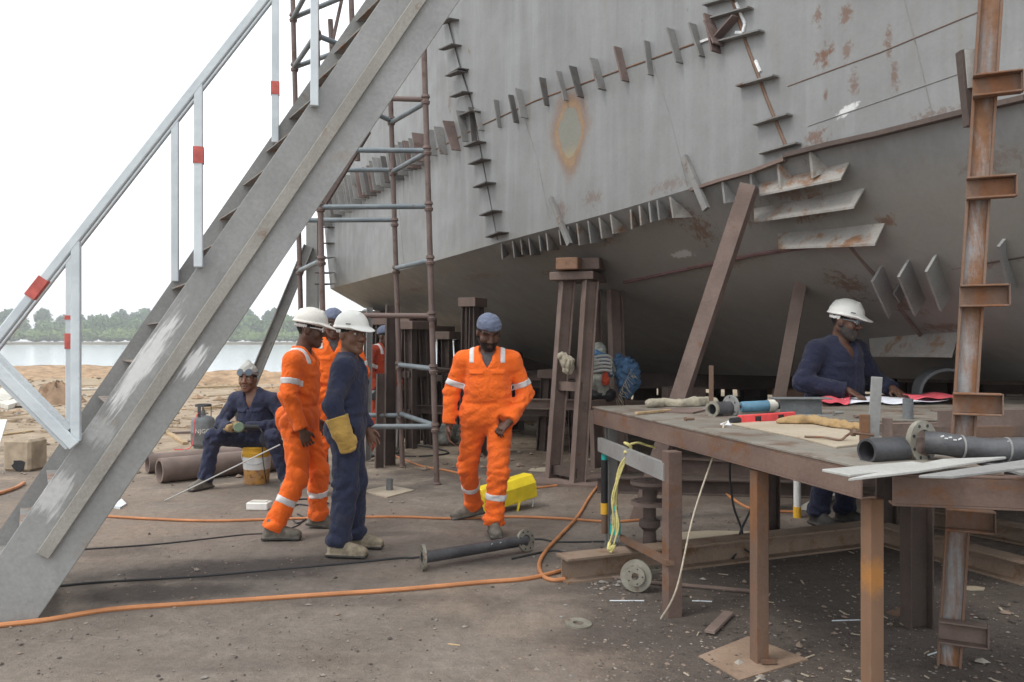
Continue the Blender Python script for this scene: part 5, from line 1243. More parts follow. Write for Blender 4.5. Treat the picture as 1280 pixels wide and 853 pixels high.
# flanged pipe spool in front of the walking man
def flange_(o, axis, r, t, hole, name, mat, parent, bolts=8, br=None):
    d, s, u = frame(axis); mb = MB().disc(o, d, r, t, 28, hole)
    ob = mb.build(name, M[mat], parent, smooth=True)
    hb = MB()
    for k in range(bolts):
        a = 2 * math.pi * (k + .5) / bolts; c = V(o) + (s * math.cos(a) + u * math.sin(a)) * (br or r * .8)
        hb.lathe(c - d * .0015, d, [(0, 1e-4), (0, r * .085), (t + .003, r * .085), (t + .003, 1e-4)], 8)
    hb.build('bolt_hole', M['black'], ob)
    return ob
pa = G(529, 713); pb = G(657, 690); pa.z = pb.z = .085
sp = empty('flanged_pipe', (pa + pb) / 2 * 1, 'black pipe spool with a greenish flange at each end lying on the ground', 'pipe')
d = (pb - pa).normalized()
MB().pipe(pa, pb, .04, .032).build('pipe', M['black_pipe'], sp, smooth=True)
ax1 = (d + V((.35, -.75, .05))).normalized()
flange_(pa - ax1 * .01, (d + V((0, -.35, .0))).normalized(), .088, .022, .042, 'flange', 'flange', sp)
flange_(pb - d * .01, (d * .55 + V((0, -.8, .15))).normalized(), .080, .024, .040, 'flange', 'flange', sp)
wm = MB()
for k in range(7):
    c = pa.lerp(pb, .62 + k * .022) + V((0, -.036, .017)); wm.bar(c, c + V((.012 * rnd.choice((-1, 1)), -.002, .012)), .004, .003)
wm.build('chalk_marks', M['chalk'], sp)

# yellow lamp box on legs
yb = empty('floodlight_box', G(640, 632), 'yellow box shaped site light on thin legs behind the walking man', 'light')
c = G(630, 636); dx = V((.80, .55, .22)).normalized(); s_ = V((-.55, .8, 0)).normalized(); u_ = dx.cross(s_).normalized()
if u_.z < 0: u_ = -u_
A = W(598, 624, 7.4); Bq = W(662, 604, 7.75)
ax = (Bq - A).normalized()
prof = [(-.10, -.12), (.10, -.12), (.11, .02), (.065, .095), (-.065, .095), (-.11, .02)]
s_ = V((.35, -.85, .0)).normalized(); s_ = (s_ - ax * s_.dot(ax)).normalized(); u_ = s_.cross(ax); u_ = -u_ if u_.z < 0 else u_
MB().prism([A + s_ * x + u_ * y for x, y in prof], Bq - A).build('housing', M['yellow'], yb, bevel=.008)
MB().bar(A.lerp(Bq, .3) + u_ * .135, A.lerp(Bq, .62) + u_ * .135, .035, .018, up=u_).build('carry_handle', M['yellow'], yb, bevel=.004)
for f in (.10, .62):
    for sg in (-1, 1):
        p = A.lerp(Bq, f) + s_ * sg * .115 - u_ * .10; q = V((p.x - .02, p.y, 0))
        MB().bar(q, p, .026, .02).build('leg', M['yellow'], yb)
MB().tube([A.lerp(Bq, .15) + s_ * .12 + V((0, 0, -.2)), A.lerp(Bq, .9) + s_ * .12 + V((0, 0, -.24))], .006, 6).build('leg_brace', M['plate_grey'], yb) if False else None
MB().tube(catmull([Bq - u_ * .08 + s_ * .03, Bq + V((.03, -.03, -.2)), Bq + V((-.02, -.06, -.29)), Bq + V((-.12, -.05, -.295))], 6), .006, 6).build('power_lead', M['white'], yb)

# white socket box
wb = empty('socket_box', G(322, 638), 'white plastic socket box lying on the ground by the worker in profile', 'box')
MB().box(G(322, 638) + V((0, .05, .035)), (.20, .13, .07), Matrix.Rotation(R(-4), 3, 'Z')).build('case', M['white'], wb, bevel=.008)
MB().box(G(322, 638) + V((0, .05, .074)), (.15, .09, .006), Matrix.Rotation(R(-4), 3, 'Z')).build('lid', M['pale_board'], wb)

# base plate with a pin behind the navy clad worker
bp_ = empty('base_plate', G(486, 617), 'thin tan plate with a short upright pin on the ground behind the navy clad worker', 'plate')
MB().prism([G(452, 615), G(488, 608), G(518, 614), G(484, 623)], (0, 0, .012)).build('plate', M['tan_plate'], bp_)
MB().pipe(G(487, 614) + V((0, 0, .012)), G(487, 614) + V((0, 0, .125)), .036, .028).build('pin', M['cylinder'], bp_, smooth=True)

# two big brown pipes
for (a, b, r, lab) in (((199, 604), (392, 583), .135, 'brown coated pipe lying in front of its twin by the seated worker'), ((184, 592), (380, 574), .115, 'slimmer brown coated pipe lying behind the other by the gas cylinder')):
    A, Bq = G(*a), G(*b); A.z = Bq.z = r
    ob = thing(MB().pipe(A, Bq, r, r * .78, 28), 'large_pipe', M['brown_pipe'], lab, 'pipe', smooth=True)

# gas cylinder
gc = G(254, 560); gy = empty('gas_cylinder', gc, 'dark dented gas cylinder with a collar handle behind the seated worker', 'gas cylinder')
MB().lathe(gc + V((0, 0, .02)), (0, 0, 1), [(0, .001), (0, .13), (.03, .165), (.06, .17), (.20, .17), (.21, .174), (.22, .17), (.36, .168), (.41, .15), (.44, .10), (.455, .04), (.50, .03), (.50, .001)], 28).build('bottle', M['cylinder'], gy, smooth=True)
MB().disc(gc, (0, 0, 1), .13, .03, 24, .115).build('foot_ring', M['cylinder'], gy, smooth=True)
MB().disc(gc + V((0, 0, .60)), (0, 0, 1), .115, .035, 24, .10).build('collar', M['black_pipe'], gy, smooth=True)
for a in (20, 140, 260):
    q = V((math.cos(R(a)), math.sin(R(a)), 0)) * .108
    MB().bar(gc + q + V((0, 0, .42)), gc + q + V((0, 0, .605)), .045, .012, up=q).build('collar_stay', M['black_pipe'], gy)
MB().lathe(gc + V((0, 0, .50)), (0, 0, 1), [(0, .028), (.05, .028), (.05, .018), (.09, .018), (.09, .001)], 12).build('valve', M['flange'], gy, smooth=True)
def text_on(body, size, p, rx, rz, mat, parent, name='lettering', ext=.001):
    cu = bpy.data.curves.new(name, 'FONT'); cu.body = body; cu.size = size; cu.extrude = ext; cu.align_x = 'CENTER'
    t_ = bpy.data.objects.new(name, cu); COL.objects.link(t_)
    me = bpy.data.meshes.new_from_object(t_.evaluated_get(bpy.context.evaluated_depsgraph_get())); bpy.data.objects.remove(t_)
    me.materials.clear(); me.materials.append(M[mat])
    me.transform(Matrix.Translation(V(p) - WL[parent.name]) @ Matrix.Rotation(rz, 4, 'Z') @ Matrix.Rotation(rx, 4, 'X'))
    return link(name, me, parent)
text_on('NJGC', .085, gc + V((.055, -.174, .23)), R(90), R(8), 'pale_board', gy)
thing(MB().tube(catmull([gc + V((-.02, -.05, .56)), gc + V((-.05, -.19, .42)), gc + V((-.06, -.20, .2)), gc + V((-.10, -.24, .03)), gc + V((-.3, -.3, .012))], 8), .007, 6), 'gas_hose', M['red'], 'thin red gas hose hanging down the dark cylinder', 'hose', smooth=True)

# bucket under the seated worker
bc = G(321, 604); bk = empty('bucket', bc, 'yellow bucket with a white label band used as a seat', 'bucket')
MB().lathe(bc, (0, 0, 1), [(.002, .001), (.0, .125), (.01, .13), (.16, .140)], 28).build('lower_body', steel('scuffed_orange_bucket', (.62, .32, .08), (.45, .25, .14), (.25, .12, .06), .4, 9, .6), bk, smooth=True)
MB().lathe(bc, (0, 0, 1), [(.16, .140), (.172, .143), (.172, .1435), (.295, .149)], 28).build('label_band', M['white'], bk, smooth=True)
MB().lathe(bc, (0, 0, 1), [(.295, .149), (.31, .150), (.32, .157), (.345, .157), (.35, .150), (.385, .151), (.39, .158), (.405, .158), (.405, .001)], 28).build('upper_body', M['bucket_yellow'], bk, smooth=True)
MB().tube([bc + V((.158 * math.cos(a), -.158 * abs(math.sin(a)) - .0, .34 - .12 * abs(math.sin(a)))) for a in np.linspace(0, math.pi, 16)], .004, 6).build('wire_handle', M['rail'], bk)

# grinder disc and lead held by the seated man, rod leaning on his knee
gd = W(302, 534, 8.48)
hg = empty('angle_grinder', gd, 'small dark grinder held in the hands of the seated worker', 'grinder')
MB().lathe(gd + V((-.01, -.05, 0)), (.25, -.9, .2), [(0, .001), (0, .05), (.012, .055), (.03, .045), (.03, .001)], 20).build('guard', M['glove_green'], hg, smooth=True)
MB().tube([gd, gd + V((.16, .05, -.01))], .028, 12).build('body', M['black'], hg, smooth=True)
MB().tube(catmull([gd + V((.16, .05, -.01)), gd + V((.22, .0, -.08)), gd + V((.20, .05, -.3)), gd + V((.22, .12, -.6))], 8), .006, 6).build('lead', M['cable'], hg)
thing(MB().tube([G(206, 627) + V((0, 0, .006)), W(350, 556, 7.9)], .0065, 8), 'steel_rod', M['plate_grey'], 'long thin steel rod slanting up from the ground across the seated worker', 'rod', smooth=True)

# table-foot items
fl = G(723, 782); fl.z = .0
thing(MB().disc(fl, (0.05, -.05, 1), .072, .016, 28, .030), 'ring_flange', M['flange'], 'small loose ring flange lying flat on the near ground', 'flange', smooth=True)
wc = G(797, 741); wh = empty('flanged_hub', wc + V((0, 0, 0)), 'round rusty flange hub standing on edge against the I-beam', 'flange')
ax = V((-.35, -.93, .12)).normalized(); c0 = wc + V((0, .03, .098))
flange_(c0, ax, .098, .03, .03, 'disc', 'flange', wh, 0)
flange_(c0 + ax * .03, ax, .060, .022, .022, 'hub', 'flange', wh, 5, .046)
for (a, b, r, m, lab) in (((812, 731), (938, 742), .014, 'rust', 'rusty rod lying on the dark ground under the table'), ((762, 752), (805, 752), .004, 'rail', 'thin bright wire lying in front of the flange hub'),
                          ((766, 724), (795, 728), .012, 'rust', 'short rusty bar beside the flange hub'), ((1040, 777), (1078, 776), .004, 'rail', 'thin wire offcut by the paint marked leg'), ((865, 752), (890, 753), .004, 'rail', 'small wire offcut by the rusty rod'),
                          ((560, 806), (575, 808), .004, 'wood', 'tiny straw splinter on the bare near ground'), ((1160, 820), (1205, 806), .004, 'rail', 'thin wire offcut by the leaning column foot')):
    thing(MB().tube([G(*a) + V((0, 0, r)), G(*b) + V((0, 0, r))], r, 8), 'metal_rod', M[m], lab, 'rod', smooth=True)
thing(MB().bar(G(887, 795) + V((0, 0, .02)), G(911, 770) + V((0, 0, .018)), .055, .018), 'wood_strip', M['brown_pipe'], 'short weathered strip lying on the ground behind the foot plate', 'strip', bevel=.002)
thing(MB().prism([G(1108, 766), G(1150, 752), G(1152, 758), G(1122, 772)], (0, 0, .006)), 'flat_offcut', M['leg_brown'], 'thin brown offcut lying at the foot of the dark table leg', 'offcut')
for (x, y, w_, lab) in ((905, 672, .5, 'tan sheet lying under the table behind the legs'), (1215, 737, .10, 'crumpled tan scrap beside the leaning column'), (690, 588, .35, 'pale scrap sheet near the tarpaulin trestle foot')):
    g = G(x, y); P = [g + V((w_ * math.cos(a) * rnd.uniform(.6, 1), w_ * .6 * math.sin(a) * rnd.uniform(.6, 1), .004)) for a in np.linspace(0, 6.28, 8)[:-1]]
    thing(MB().prism(P, (0, 0, .008)), 'scrap_sheet', M['tan_plate'], lab, 'scrap')
# white pole lying under the hull, pale boards
for (a, b, lab) in (((555, 553), (590, 540), 'white board lying behind the walking man'), ((1010, 640), (1075, 600), 'pale timber lying behind the table legs')):
    A, Bq = G(*a), G(*b); A.z = Bq.z = .03
    thing(MB().bar(A, Bq, .12, .04), 'loose_board', M['pale_board'], lab, 'board')

# pipe spool with flanges standing under the table
vs = empty('valve_spool', G(812, 702), 'dark upright pipe spool with stacked rusty flanges under the table', 'pipe')
o = G(812, 702)
MB().lathe(o + V((0, 0, .0)), (0, 0, 1), [(0, .001), (0, .11), (.02, .11), (.02, .05), (.10, .05), (.10, .12), (.125, .12), (.125, .05), (.22, .045), (.25, .075), (.29, .075), (.30, .045), (.40, .045), (.40, .125), (.425, .125), (.425, .05), (.52, .05), (.52, .11), (.54, .11), (.54, .001)], 24).build('spool', M['rust_dark'], vs, smooth=True)
flange_(o + V((0, 0, .40)), V((0, 0, 1)), .128, .027, .05, 'flange', 'brown_pipe', vs, 6)
flange_(o + V((0, 0, .098)), V((0, 0, 1)), .123, .029, .05, 'flange', 'brown_pipe', vs, 6)
flange_(o + V((0, 0, .545)), V((0, 0, 1)), .135, .024, .03, 'flange', 'brown_pipe', vs, 6)
MB().tube([o + V((.16, .06, 0)), o + V((.16, .06, .52))], .045, 14).build('side_pipe', M['rust_dark'], vs, smooth=True)
MB().box(o + V((.10, -.11, .13)), (.045, .004, .045)).build('paper_tag', M['white'], vs)
flange_(o + V((-.08, -.2, .02)), V((.1, -.1, 1)), .14, .025, .05, 'flange', 'flange', vs, 6)

# bottle, hand tool, ropes
bt = empty('water_bottle', W(769, 697, 5.85), 'clear plastic bottle with a teal cap and band on the I-beam', 'bottle')
o = G(769, 693); o = V((.715, 5.72, .165))
bt.location = o; WL[bt.name] = V(o)
MB().lathe(o, (0, 0, 1), [(0, .001), (0, .034), (.05, .036)], 18).build('lower_body', M['clear'], bt, smooth=True)
MB().lathe(o, (0, 0, 1), [(.05, .036), (.051, .0375), (.115, .0375), (.116, .036)], 18).build('band', M['teal'], bt, smooth=True)
MB().lathe(o, (0, 0, 1), [(.116, .036), (.17, .035), (.20, .016), (.215, .015)], 18).build('upper_body', M['clear'], bt, smooth=True)
MB().lathe(o, (0, 0, 1), [(.215, .001), (.215, .019), (.245, .018), (.245, .001)], 18).build('cap', M['teal'], bt, smooth=True)
ht = empty('grease_gun', V((.66, 5.95, .16)), 'slim black tool with yellow collar and teal tip standing against the table leg', 'tool')
q = V((.665, 5.95, .165))
MB().tube([q, q + V((0, 0, .14))], .022, 14).build('foot', M['leg_brown'], ht, smooth=True)
MB().tube([q + V((0, 0, .14)), q + V((0, 0, .22))], .027, 14).build('collar', M['bucket_yellow'], ht, smooth=True)
MB().tube([q + V((0, 0, .22)), q + V((0, 0, .53))], .024, 14).build('barrel', M['black'], ht, smooth=True)
MB().tube([q + V((0, 0, .53)), q + V((0, 0, .57))], .022, 14).build('tip', M['teal'], ht, smooth=True)
ra, rb = on(0, .85), on(1, .85)
kn = ra.lerp(rb, .42) + V((-.03, -.10, -.02))
rp = empty('yellow_rope', kn, 'hank of yellow rope knotted over the table cross rail', 'rope')
for i in range(4):
    e = V((-.13 + .012 * i, .05 - .02 * i, -.60 + .05 * (i % 2)))
    P = [kn, kn + V((-.05 - .008 * i, 0, -.10)), kn + V((-.11 - .02 * (i % 2) + .01 * i, .01 * i, -.30)), kn + e * .85, kn + e]
    MB().tube(catmull(P, 8), .0055, 6).build('strand', M['yellow_rope'], rp)
MB().tube(catmull([kn + V((.02 * math.cos(a * 2) - .02, -.02 + .02 * math.sin(a * 2), .03 * math.sin(a) + .03)) for a in np.linspace(0, 9, 16)], 4), .010, 6).build('knot', M['yellow_rope'], rp)
MB().tube(catmull([kn + V((0, 0, .05)), kn + V((.05, -.005, .06)), kn + V((.10, -.01, .045)), kn + V((.16, -.02, .03))], 6), .008, 6).build('strand', M['yellow_rope'], rp)
MB().tube(catmull([kn + V((-.13, .05, -.60)), kn + V((-.14, .03, -.64)), kn + V((-.10, .04, -.62)), kn + V((-.13, .03, -.66))], 5), .012, 6).build('knot', M['yellow_rope'], rp)
A = Z(903, 532, TZ + .01)
thing(MB().tube(catmull([A + V((.05, .1, .01)), A, A + V((-.01, -.03, -.03)), W(868, 640, 4.45), W(846, 735, 4.45), G(826, 776) + V((0, 0, .01))], 8), .0052, 6), 'pale_rope', M['white_rope'], 'single pale rope hanging from the table edge to the ground', 'rope', smooth=True)

# ------------------------------------------------------------------ things on the table
def ont(px, py, dz=0.): return Z(px, py, TZ + dz)
def blob(name, mat, label, cat, pts, seed, h=.006, fold=.006, flat=None, k=.02):
    P = np.array([p[:3] for p in pts], float); r = max(p[3] for p in pts)
    Fb = Field(P.min(0) - r - .05, P.max(0) + r + .05, h)
    for a, b in zip(pts[:-1], pts[1:]): Fb.rc(a[:3], b[:3], a[3], b[3], k)
    Fb.folds(fold, seed, 1.5)
    if flat is not None:
        _, x, y, z = Fb.sub(Fb.lo, Fb.lo + Fb.n * h, .1); Fb.D = np.maximum(Fb.D, flat - z + 0 * x + 0 * y).astype(np.float32)
    c = P.mean(0); c[2] = P[:, 2].min()
    me = net_mesh(name, Fb.D, Fb.lo - c, h, [mat]); o = link(name, me, None, tuple(c)); return tag(o, label, cat)
def pts_t(L_, dz=.02): return [tuple(ont(x, y)) [:2] + (TZ + dz * (1 if len(q) < 4 else q[3]), q[2]) for q in L_ for x, y in [q[:2]]]
blob('work_glove', M['glove_grey'], 'dirty pale work gloves lying on the far left of the table', 'gloves', pts_t([(812, 508, .03), (832, 508, .035), (850, 509, .03), (868, 508, .045), (885, 506, .035), (893, 506, .03)], .022), 3, flat=TZ + .001)
blob('work_glove', M['glove_grey'], 'small grey green glove bunched beside the wooden stick', 'gloves', pts_t([(811, 510, .028), (826, 509, .03)], .028), 8, flat=TZ + .001)
blob('leather_glove', M['leather'], 'brown leather glove lying on the tan plate edge', 'gloves', pts_t([(975, 532, .02), (1000, 532, .035), (1018, 532, .03), (1045, 537, .03), (1078, 541, .025)], .022), 5, flat=TZ + .013)
MBs = MB().bar(ont(795, 517, .012), ont(838, 513, .012), .022, .018)
thing(MBs, 'wooden_stick', M['wood'], 'short wooden stick at the far left end of the table', 'stick', bevel=.003)
thing(MB().prism([ont(826, 516), ont(835, 512), ont(890, 512), ont(866, 518)], (0, 0, .012)), 'flat_bar', M['rust'], 'small flat steel plate under the pale gloves', 'plate')
tp_ = empty('pin_stand', ont(889, 513), 'thin rusty pin standing upright on a small foot on the table', 'stand')
o = ont(889, 513)
MB().bar(o, o + V((0, 0, .31)), .028, .018).build('pin', M['leg_brown'], tp_); MB().box(o + V((0, 0, .006)), (.11, .09, .012)).build('foot', M['grey_steel'], tp_)
pf = empty('pipe_flange_piece', ont(900, 511), 'grey flanged pipe stub lying on its side on the table', 'flange')
o = ont(903, 512, .045)
MB().pipe(o + V((-.05, .02, 0)), o + V((.07, .09, 0)), .045, .036, 24).build('stub', M['black_pipe'], pf, smooth=True)
flange_(o + V((.07, .09, .01)), V((.9, .4, 0)), .075, .02, .036, 'flange', 'grey_steel', pf, 6)
flange_(o + V((-.055, .016, 0)), V((-.8, -.6, 0)), .052, .014, .034, 'collar', 'flange', pf, 0)
gr = empty('power_grinder', ont(940, 506), 'blue bodied straight grinder lying on the table by the channel piece', 'grinder')
a = ont(926, 509, .042); b = ont(1000, 506, .05); d = (b - a); L_ = d.length; d.normalize()
MB().lathe(a, d, [(0, .001), (0, .030), (.01, .036), (L_ * .44, .038)], 16).build('motor_body', M['blue'], gr, smooth=True)
MB().lathe(a + d * L_ * .44, d, [(0, .042), (.05, .042), (.06, .026), (.07, .026)], 16).build('gear_collar', M['pale_board'], gr, smooth=True)
MB().lathe(a + d * (L_ * .44 + .06), d, [(0, .026), (.12, .024), (.14, .014), (.25, .012), (.25, .001)], 16).build('spindle_neck', M['black_pipe'], gr, smooth=True)
MB().tube(catmull([a, a - d * .06 + V((0, 0, .03)), a - d * .12 + V((0, -.02, .0)), a - d * .16 + V((.02, -.06, -.03))], 6), .010, 8).build('lead', M['cable'], gr)
lv = empty('spirit_level', ont(950, 525), 'red spirit level lying across the table beside the brown glove', 'level')
a, b = ont(924, 525, .025), ont(992, 520, .025)
MB().bar(a, b, .03, .05).build('body', M['red'], lv, bevel=.003)
for f in (.30, .72): MB().bar(a.lerp(b, f - .05), a.lerp(b, f + .05), .034, .03).build('vial', M['black'], lv)
MB().tube([a - (b - a) * .14 + V((0, 0, -.004)), a], .018, 8).build('end_cap', M['black'], lv)
rt = empty('tape_roll', ont(962, 513), 'roll of blue tape lying on the table', 'tape')
MB().disc(ont(963, 513), (0, 0, 1), .045, .04, 24, .03).build('roll', M['blue_tape'], rt, smooth=True)
MB().disc(ont(963, 513) + V((0, 0, .001)), (0, 0, 1), .030, .036, 20, .026).build('core', M['pale_board'], rt, smooth=True)
thing(MB().box(ont(938, 510, .015), (.07, .04, .03), Matrix.Rotation(R(20), 3, 'Z')), 'small_block', M['cylinder'], 'small dark steel block in front of the blue grinder', 'block', bevel=.004)
thing(MB().box(ont(943, 528, .006), (.06, .03, .012), Matrix.Rotation(R(20), 3, 'Z')), 'marker_box', M['red'], 'tiny red box on the table edge below the spirit level', 'box', bevel=.003)
thing(MB().prism([ont(900, 531), ont(912, 526), ont(920, 527), ont(914, 532)], (0, 0, .004)), 'paper_scrap', M['paper'], 'small white paper scrap at the table edge where the pale rope hangs', 'paper')
cp_ = empty('channel_piece', ont(1003, 520), 'short grey section of channel standing on the table before the worker', 'channel')
a, b = ont(978, 520), ont(1030, 520)
M4 = V((0, 0, 1)); w_ = (b - a)
MB().bar(a + V((0, .04, .055)), b + V((0, .04, .055)), .012, .10).build('web', M['cylinder'], cp_, bevel=.002)
MB().bar(a - w_ * .2 + V((0, .04, .11)), b + w_ * .18 + V((0, .04, .11)), .13, .008).build('upper_flange', M['cylinder'], cp_, bevel=.002)
MB().bar(a + V((0, .04, .004)), b + w_ * .2 + V((0, .04, .004)), .13, .008).build('lower_flange', M['grey_steel'], cp_, bevel=.002)
def sheet(name, mat, label, cat, quad, seed, amp=.012, lift=.004):
    n, m = 14, 6; rg = random.Random(seed); vs_, fs_ = [], []; ph = [rg.uniform(0, 6) for _ in range(4)]
    for j in range(m + 1):
        for i in range(n + 1):
            u, v = i / n, j / m
            p = (quad[0] * (1 - u) + quad[1] * u) * (1 - v) + (quad[3] * (1 - u) + quad[2] * u) * v
            p = p + V((0, 0, lift + amp * (1 + .5 * math.sin(u * 11 + ph[0] + v * 3) + .5 * math.sin(v * 7 + ph[1] + u * 5)) * (1 if 0 < i < n else 1.2)))
            vs_.append(p)
    for j in range(m):
        for i in range(n): k = j * (n + 1) + i; fs_.append((k, k + 1, k + n + 2, k + n + 1))
    o = thing(MB().add(vs_, fs_), name, M[mat], label, cat, smooth=True)
    sd_ = o.modifiers.new('thick', 'SOLIDIFY'); sd_.thickness = .0015
    return o
sheet('drawing_sheet', 'paper', 'white drawing sheet spread on the table under the workers hand', 'drawing', [ont(1060, 507), ont(1150, 505), ont(1135, 498), ont(1050, 500)], 2)
sheet('drawing_sheet', 'paper', 'second white drawing sheet partly under the red sheet', 'drawing', [ont(1105, 506.5, .006), ont(1186, 505, .006), ont(1170, 499, .006), ont(1100, 500, .006)], 12)
sheet('red_sheet', 'red_paper', 'red plastic sheet lying left of the white drawings', 'sheet', [ont(1026, 509), ont(1062, 508), ont(1064, 499.5), ont(1022, 501)], 4, .016, .01)
sheet('red_sheet', 'red_paper', 'long red plastic sheet lying right of the white drawings', 'sheet', [ont(1140, 503.5, .012), ont(1200, 504.5, .012), ont(1197, 497, .012), ont(1128, 498.5, .012)], 6, .018, .014)
# tan plate at the near corner and the clamp stand
thing(MB().prism([ont(912, 531), ont(1000, 549), ont(1045, 561), ont(1072, 558), ont(1082, 548), ont(1060, 540), ont(1000, 527)], (0, 0, .010)), 'tan_plate', M['tan_plate'], 'thin tan plate with a rounded corner lying on the near table end', 'plate', bevel=.002)
thing(MB().tube(catmull([ont(1006, 546, .016), ont(1030, 547, .02), ont(1050, 550, .016), ont(1058, 545, .03), ont(1064, 541, .05)], 6), .006, 6), 'bent_rod', M['leg_brown'], 'thin bent rusty rod on the tan plate', 'rod', smooth=True)
cl = empty('clamp_stand', ont(1100, 563), 'upright flat bar bolted between two rusty lugs at the near table end', 'clamp')
o = ont(1098, 566)
zt = W(1103, 472, o.y).z
MB().bar(o + V((.0, .06, 0)), V((o.x + .02, o.y + .06, zt)), .048, .010, up=V((0, 1, 0))).build('upright_bar', M['grey_steel'], cl, bevel=.002)
for (px, pt, m, yy) in ((1081, 518, 'leg_brown', .0), (1121, 525, 'rust', .09)):
    q = W(px, 566, o.y); MB().bar(V((q.x, q.y + yy, o.z)), V((q.x, q.y + yy, W(px, pt, q.y).z)), .045, .012, up=V((0, 1, 0))).build('lug', M[m], cl, bevel=.003)
q = W(1064, 541, o.y)
MB().tube([q, W(1092, 544, o.y)], .008, 8).build('bolt', M['leg_brown'], cl, smooth=True); MB().lathe(q, (1, 0, 0), [(0, .001), (0, .017), (.016, .017), (.016, .001)], 6).build('bolt_head', M['leg_brown'], cl)
thing(MB().pipe(ont(1135, 524) , ont(1135, 524) + V((0, 0, .125)), .031, .024), 'short_tube', M['cylinder'], 'short dark tube standing upright beyond the clamp stand', 'tube', smooth=True)
# the pipe with a welded elbow on the near table end
pz = TZ + .075
pw = empty('flanged_elbow_pipe', V((1.75, 3.35, TZ)), 'dark pipe with a bolted flange and chalk marked elbow lying on the near table end', 'pipe')
def pt(px, py, d): return W(px, py, d)
dd = 3.32
MB().pipe(pt(1083, 564, dd - .02), pt(1128, 561, dd + .05), .050, .040, 26).build('open_stub', M['black_pipe'], pw, smooth=True)
MB().tube([pt(1128, 561, dd + .05), pt(1150, 560, dd + .08)], .047, 22).build('rusty_neck', M['rust'], pw, smooth=True)
fa = (pt(1190, 556, dd + .0) - pt(1150, 553, dd + .05)).normalized()
flange_(pt(1149, 552, dd + .06), (fa + V((0, -1.2, .12))).normalized(), .086, .022, .05, 'flange', 'flange', pw, 8, .068)
cpts = catmull([pt(1156, 553, dd + .03), pt(1180, 555, dd), pt(1205, 559, dd - .02), pt(1235, 562.5, dd - .04), pt(1262, 562, dd - .05), pt(1330, 557, dd - .05)], 8)
MB().tube(cpts, .046, 26).build('elbow', M['black_pipe'], pw, smooth=True)
for (px, py, dv, a) in ((1201, 559, dd - .02, .9), (1258, 562, dd - .05, 1.)):
    q = pt(px, py, dv); MB().lathe(q, (1, -.08, -.05), [(-.004, .0455), (-.003, .0485), (.003, .0485), (.004, .0455)], 26).build('weld_ring', M['grey_steel'], pw, smooth=True)
ck = MB()
for (px, py) in ((1176, 546), (1181, 548), (1186, 547), (1192, 550), (1198, 550), (1255, 568), (1258, 572), (1261, 566), (1254, 573), (1259, 552), (1262, 556)):
    q = pt(px, py, dd - .075 + (.02 if py < 552 else 0)); ck.bar(q, q + V((.012, .0, rnd.uniform(-.008, .008))), .004, .004)
ck.build('chalk_marks', M['chalk'], pw)
# grey flat plates overhanging the near corner
for (quad, m, dz, lab) in (([(1027, 590), (1062, 597), (1172, 585), (1140, 580)], 'plate_grey', .012, 'upper pale flat plate jutting out past the near table corner'),
                           ([(1060, 602), (1148, 592), (1258, 574), (1178, 577)], 'plate_grey', .026, 'narrow pale flat plate laid slanting over the near table corner'),
                           ([(1148, 598), (1190, 599), (1300, 585), (1300, 575)], 'grey_steel', .040, 'long grey flat plate with a notched end on the near table end')):
    P = [Z(x, y, TZ + dz) for x, y in quad]
    thing(MB().prism(P, (0, 0, .010)), 'flat_plate', M[m], lab, 'plate', bevel=.002)
thing(MB().channel(Tp(2.35, 4.6, .05), Tp(3.5, 4.75, .05), .07, .09, .008), 'channel_offcut', M['rust'], 'rusty channel offcut lying behind the leaning column on the table frame', 'channel')
thing(MB().bar(Tp(2.2, 4.12, .03), Tp(2.5, 4.13, .03), .05, .05), 'square_bar', M['leg_brown'], 'short square bar on the frame beam beside the leaning column', 'bar')
hpz = W(1180, 492, 8.0); 
thing(MB().lathe(V((3.76, 7.12, 1.085)), (.35, 1, 0), [(0, .205), (0, .23), (.5, .23), (.5, .205), (0, .205)], 30), 'large_duct', M['cylinder'], 'large dark open pipe lying beyond the red sheet under the hull', 'pipe', smooth=True)
thing(MB().bar(V((3.45, 7.58, .82)), V((5.6, 7.12, .82)), .7, .06), 'trestle_shelf', M['rust_dark'], 'low dark steel shelf under the hull carrying the large open pipe', 'shelf')
for (a, b, lab) in (((3.75, 7.5), (3.75, 8.1), 'short dark post propping the shelf near the worker'), ((5.2, 7.2), (5.2, 7.9), 'short dark post propping the shelf near the leaning column')):
    thing(MB().ibeam(V((*a, 0)), V((*a, .788)), .16, .16, .012, up=V((1, 0, 0))), 'shelf_post', M['rust_dark'], lab, 'post')

# tarpaulin bundle and hose coil hung in the trestle
def W3(px, py, d, r): return tuple(W(px, py, d)) + (r,)
blob('blue_tarpaulin', M['tarp'], 'crumpled blue tarpaulin draped over the right side of the trestle', 'tarpaulin', [W3(772, 452, 9.75, .10), W3(782, 463, 9.7, .14), W3(785, 478, 9.7, .13), W3(783, 490, 9.7, .08)], 3, .012, .03)
blob('canvas_bundle', M['grey_cloth'], 'bundle of rolled grey canvas and hose stuffed into the trestle', 'bundle', [W3(748, 438, 9.45, .09), W3(744, 455, 9.4, .13), W3(755, 462, 9.45, .12), W3(748, 476, 9.4, .12), W3(752, 488, 9.4, .08)], 5, .012, .022)
blob('blue_cloth', M['tarp'], 'small blue cloth wrapped around the canvas bundle in the trestle', 'cloth', [W3(744, 443, 9.30, .05), W3(756, 450, 9.32, .06), W3(762, 466, 9.33, .05)], 9, .01, .016)
tb = empty('hose_coil', W(748, 462, 9.2), 'grey hose coiled over the canvas bundle in the trestle', 'hose')
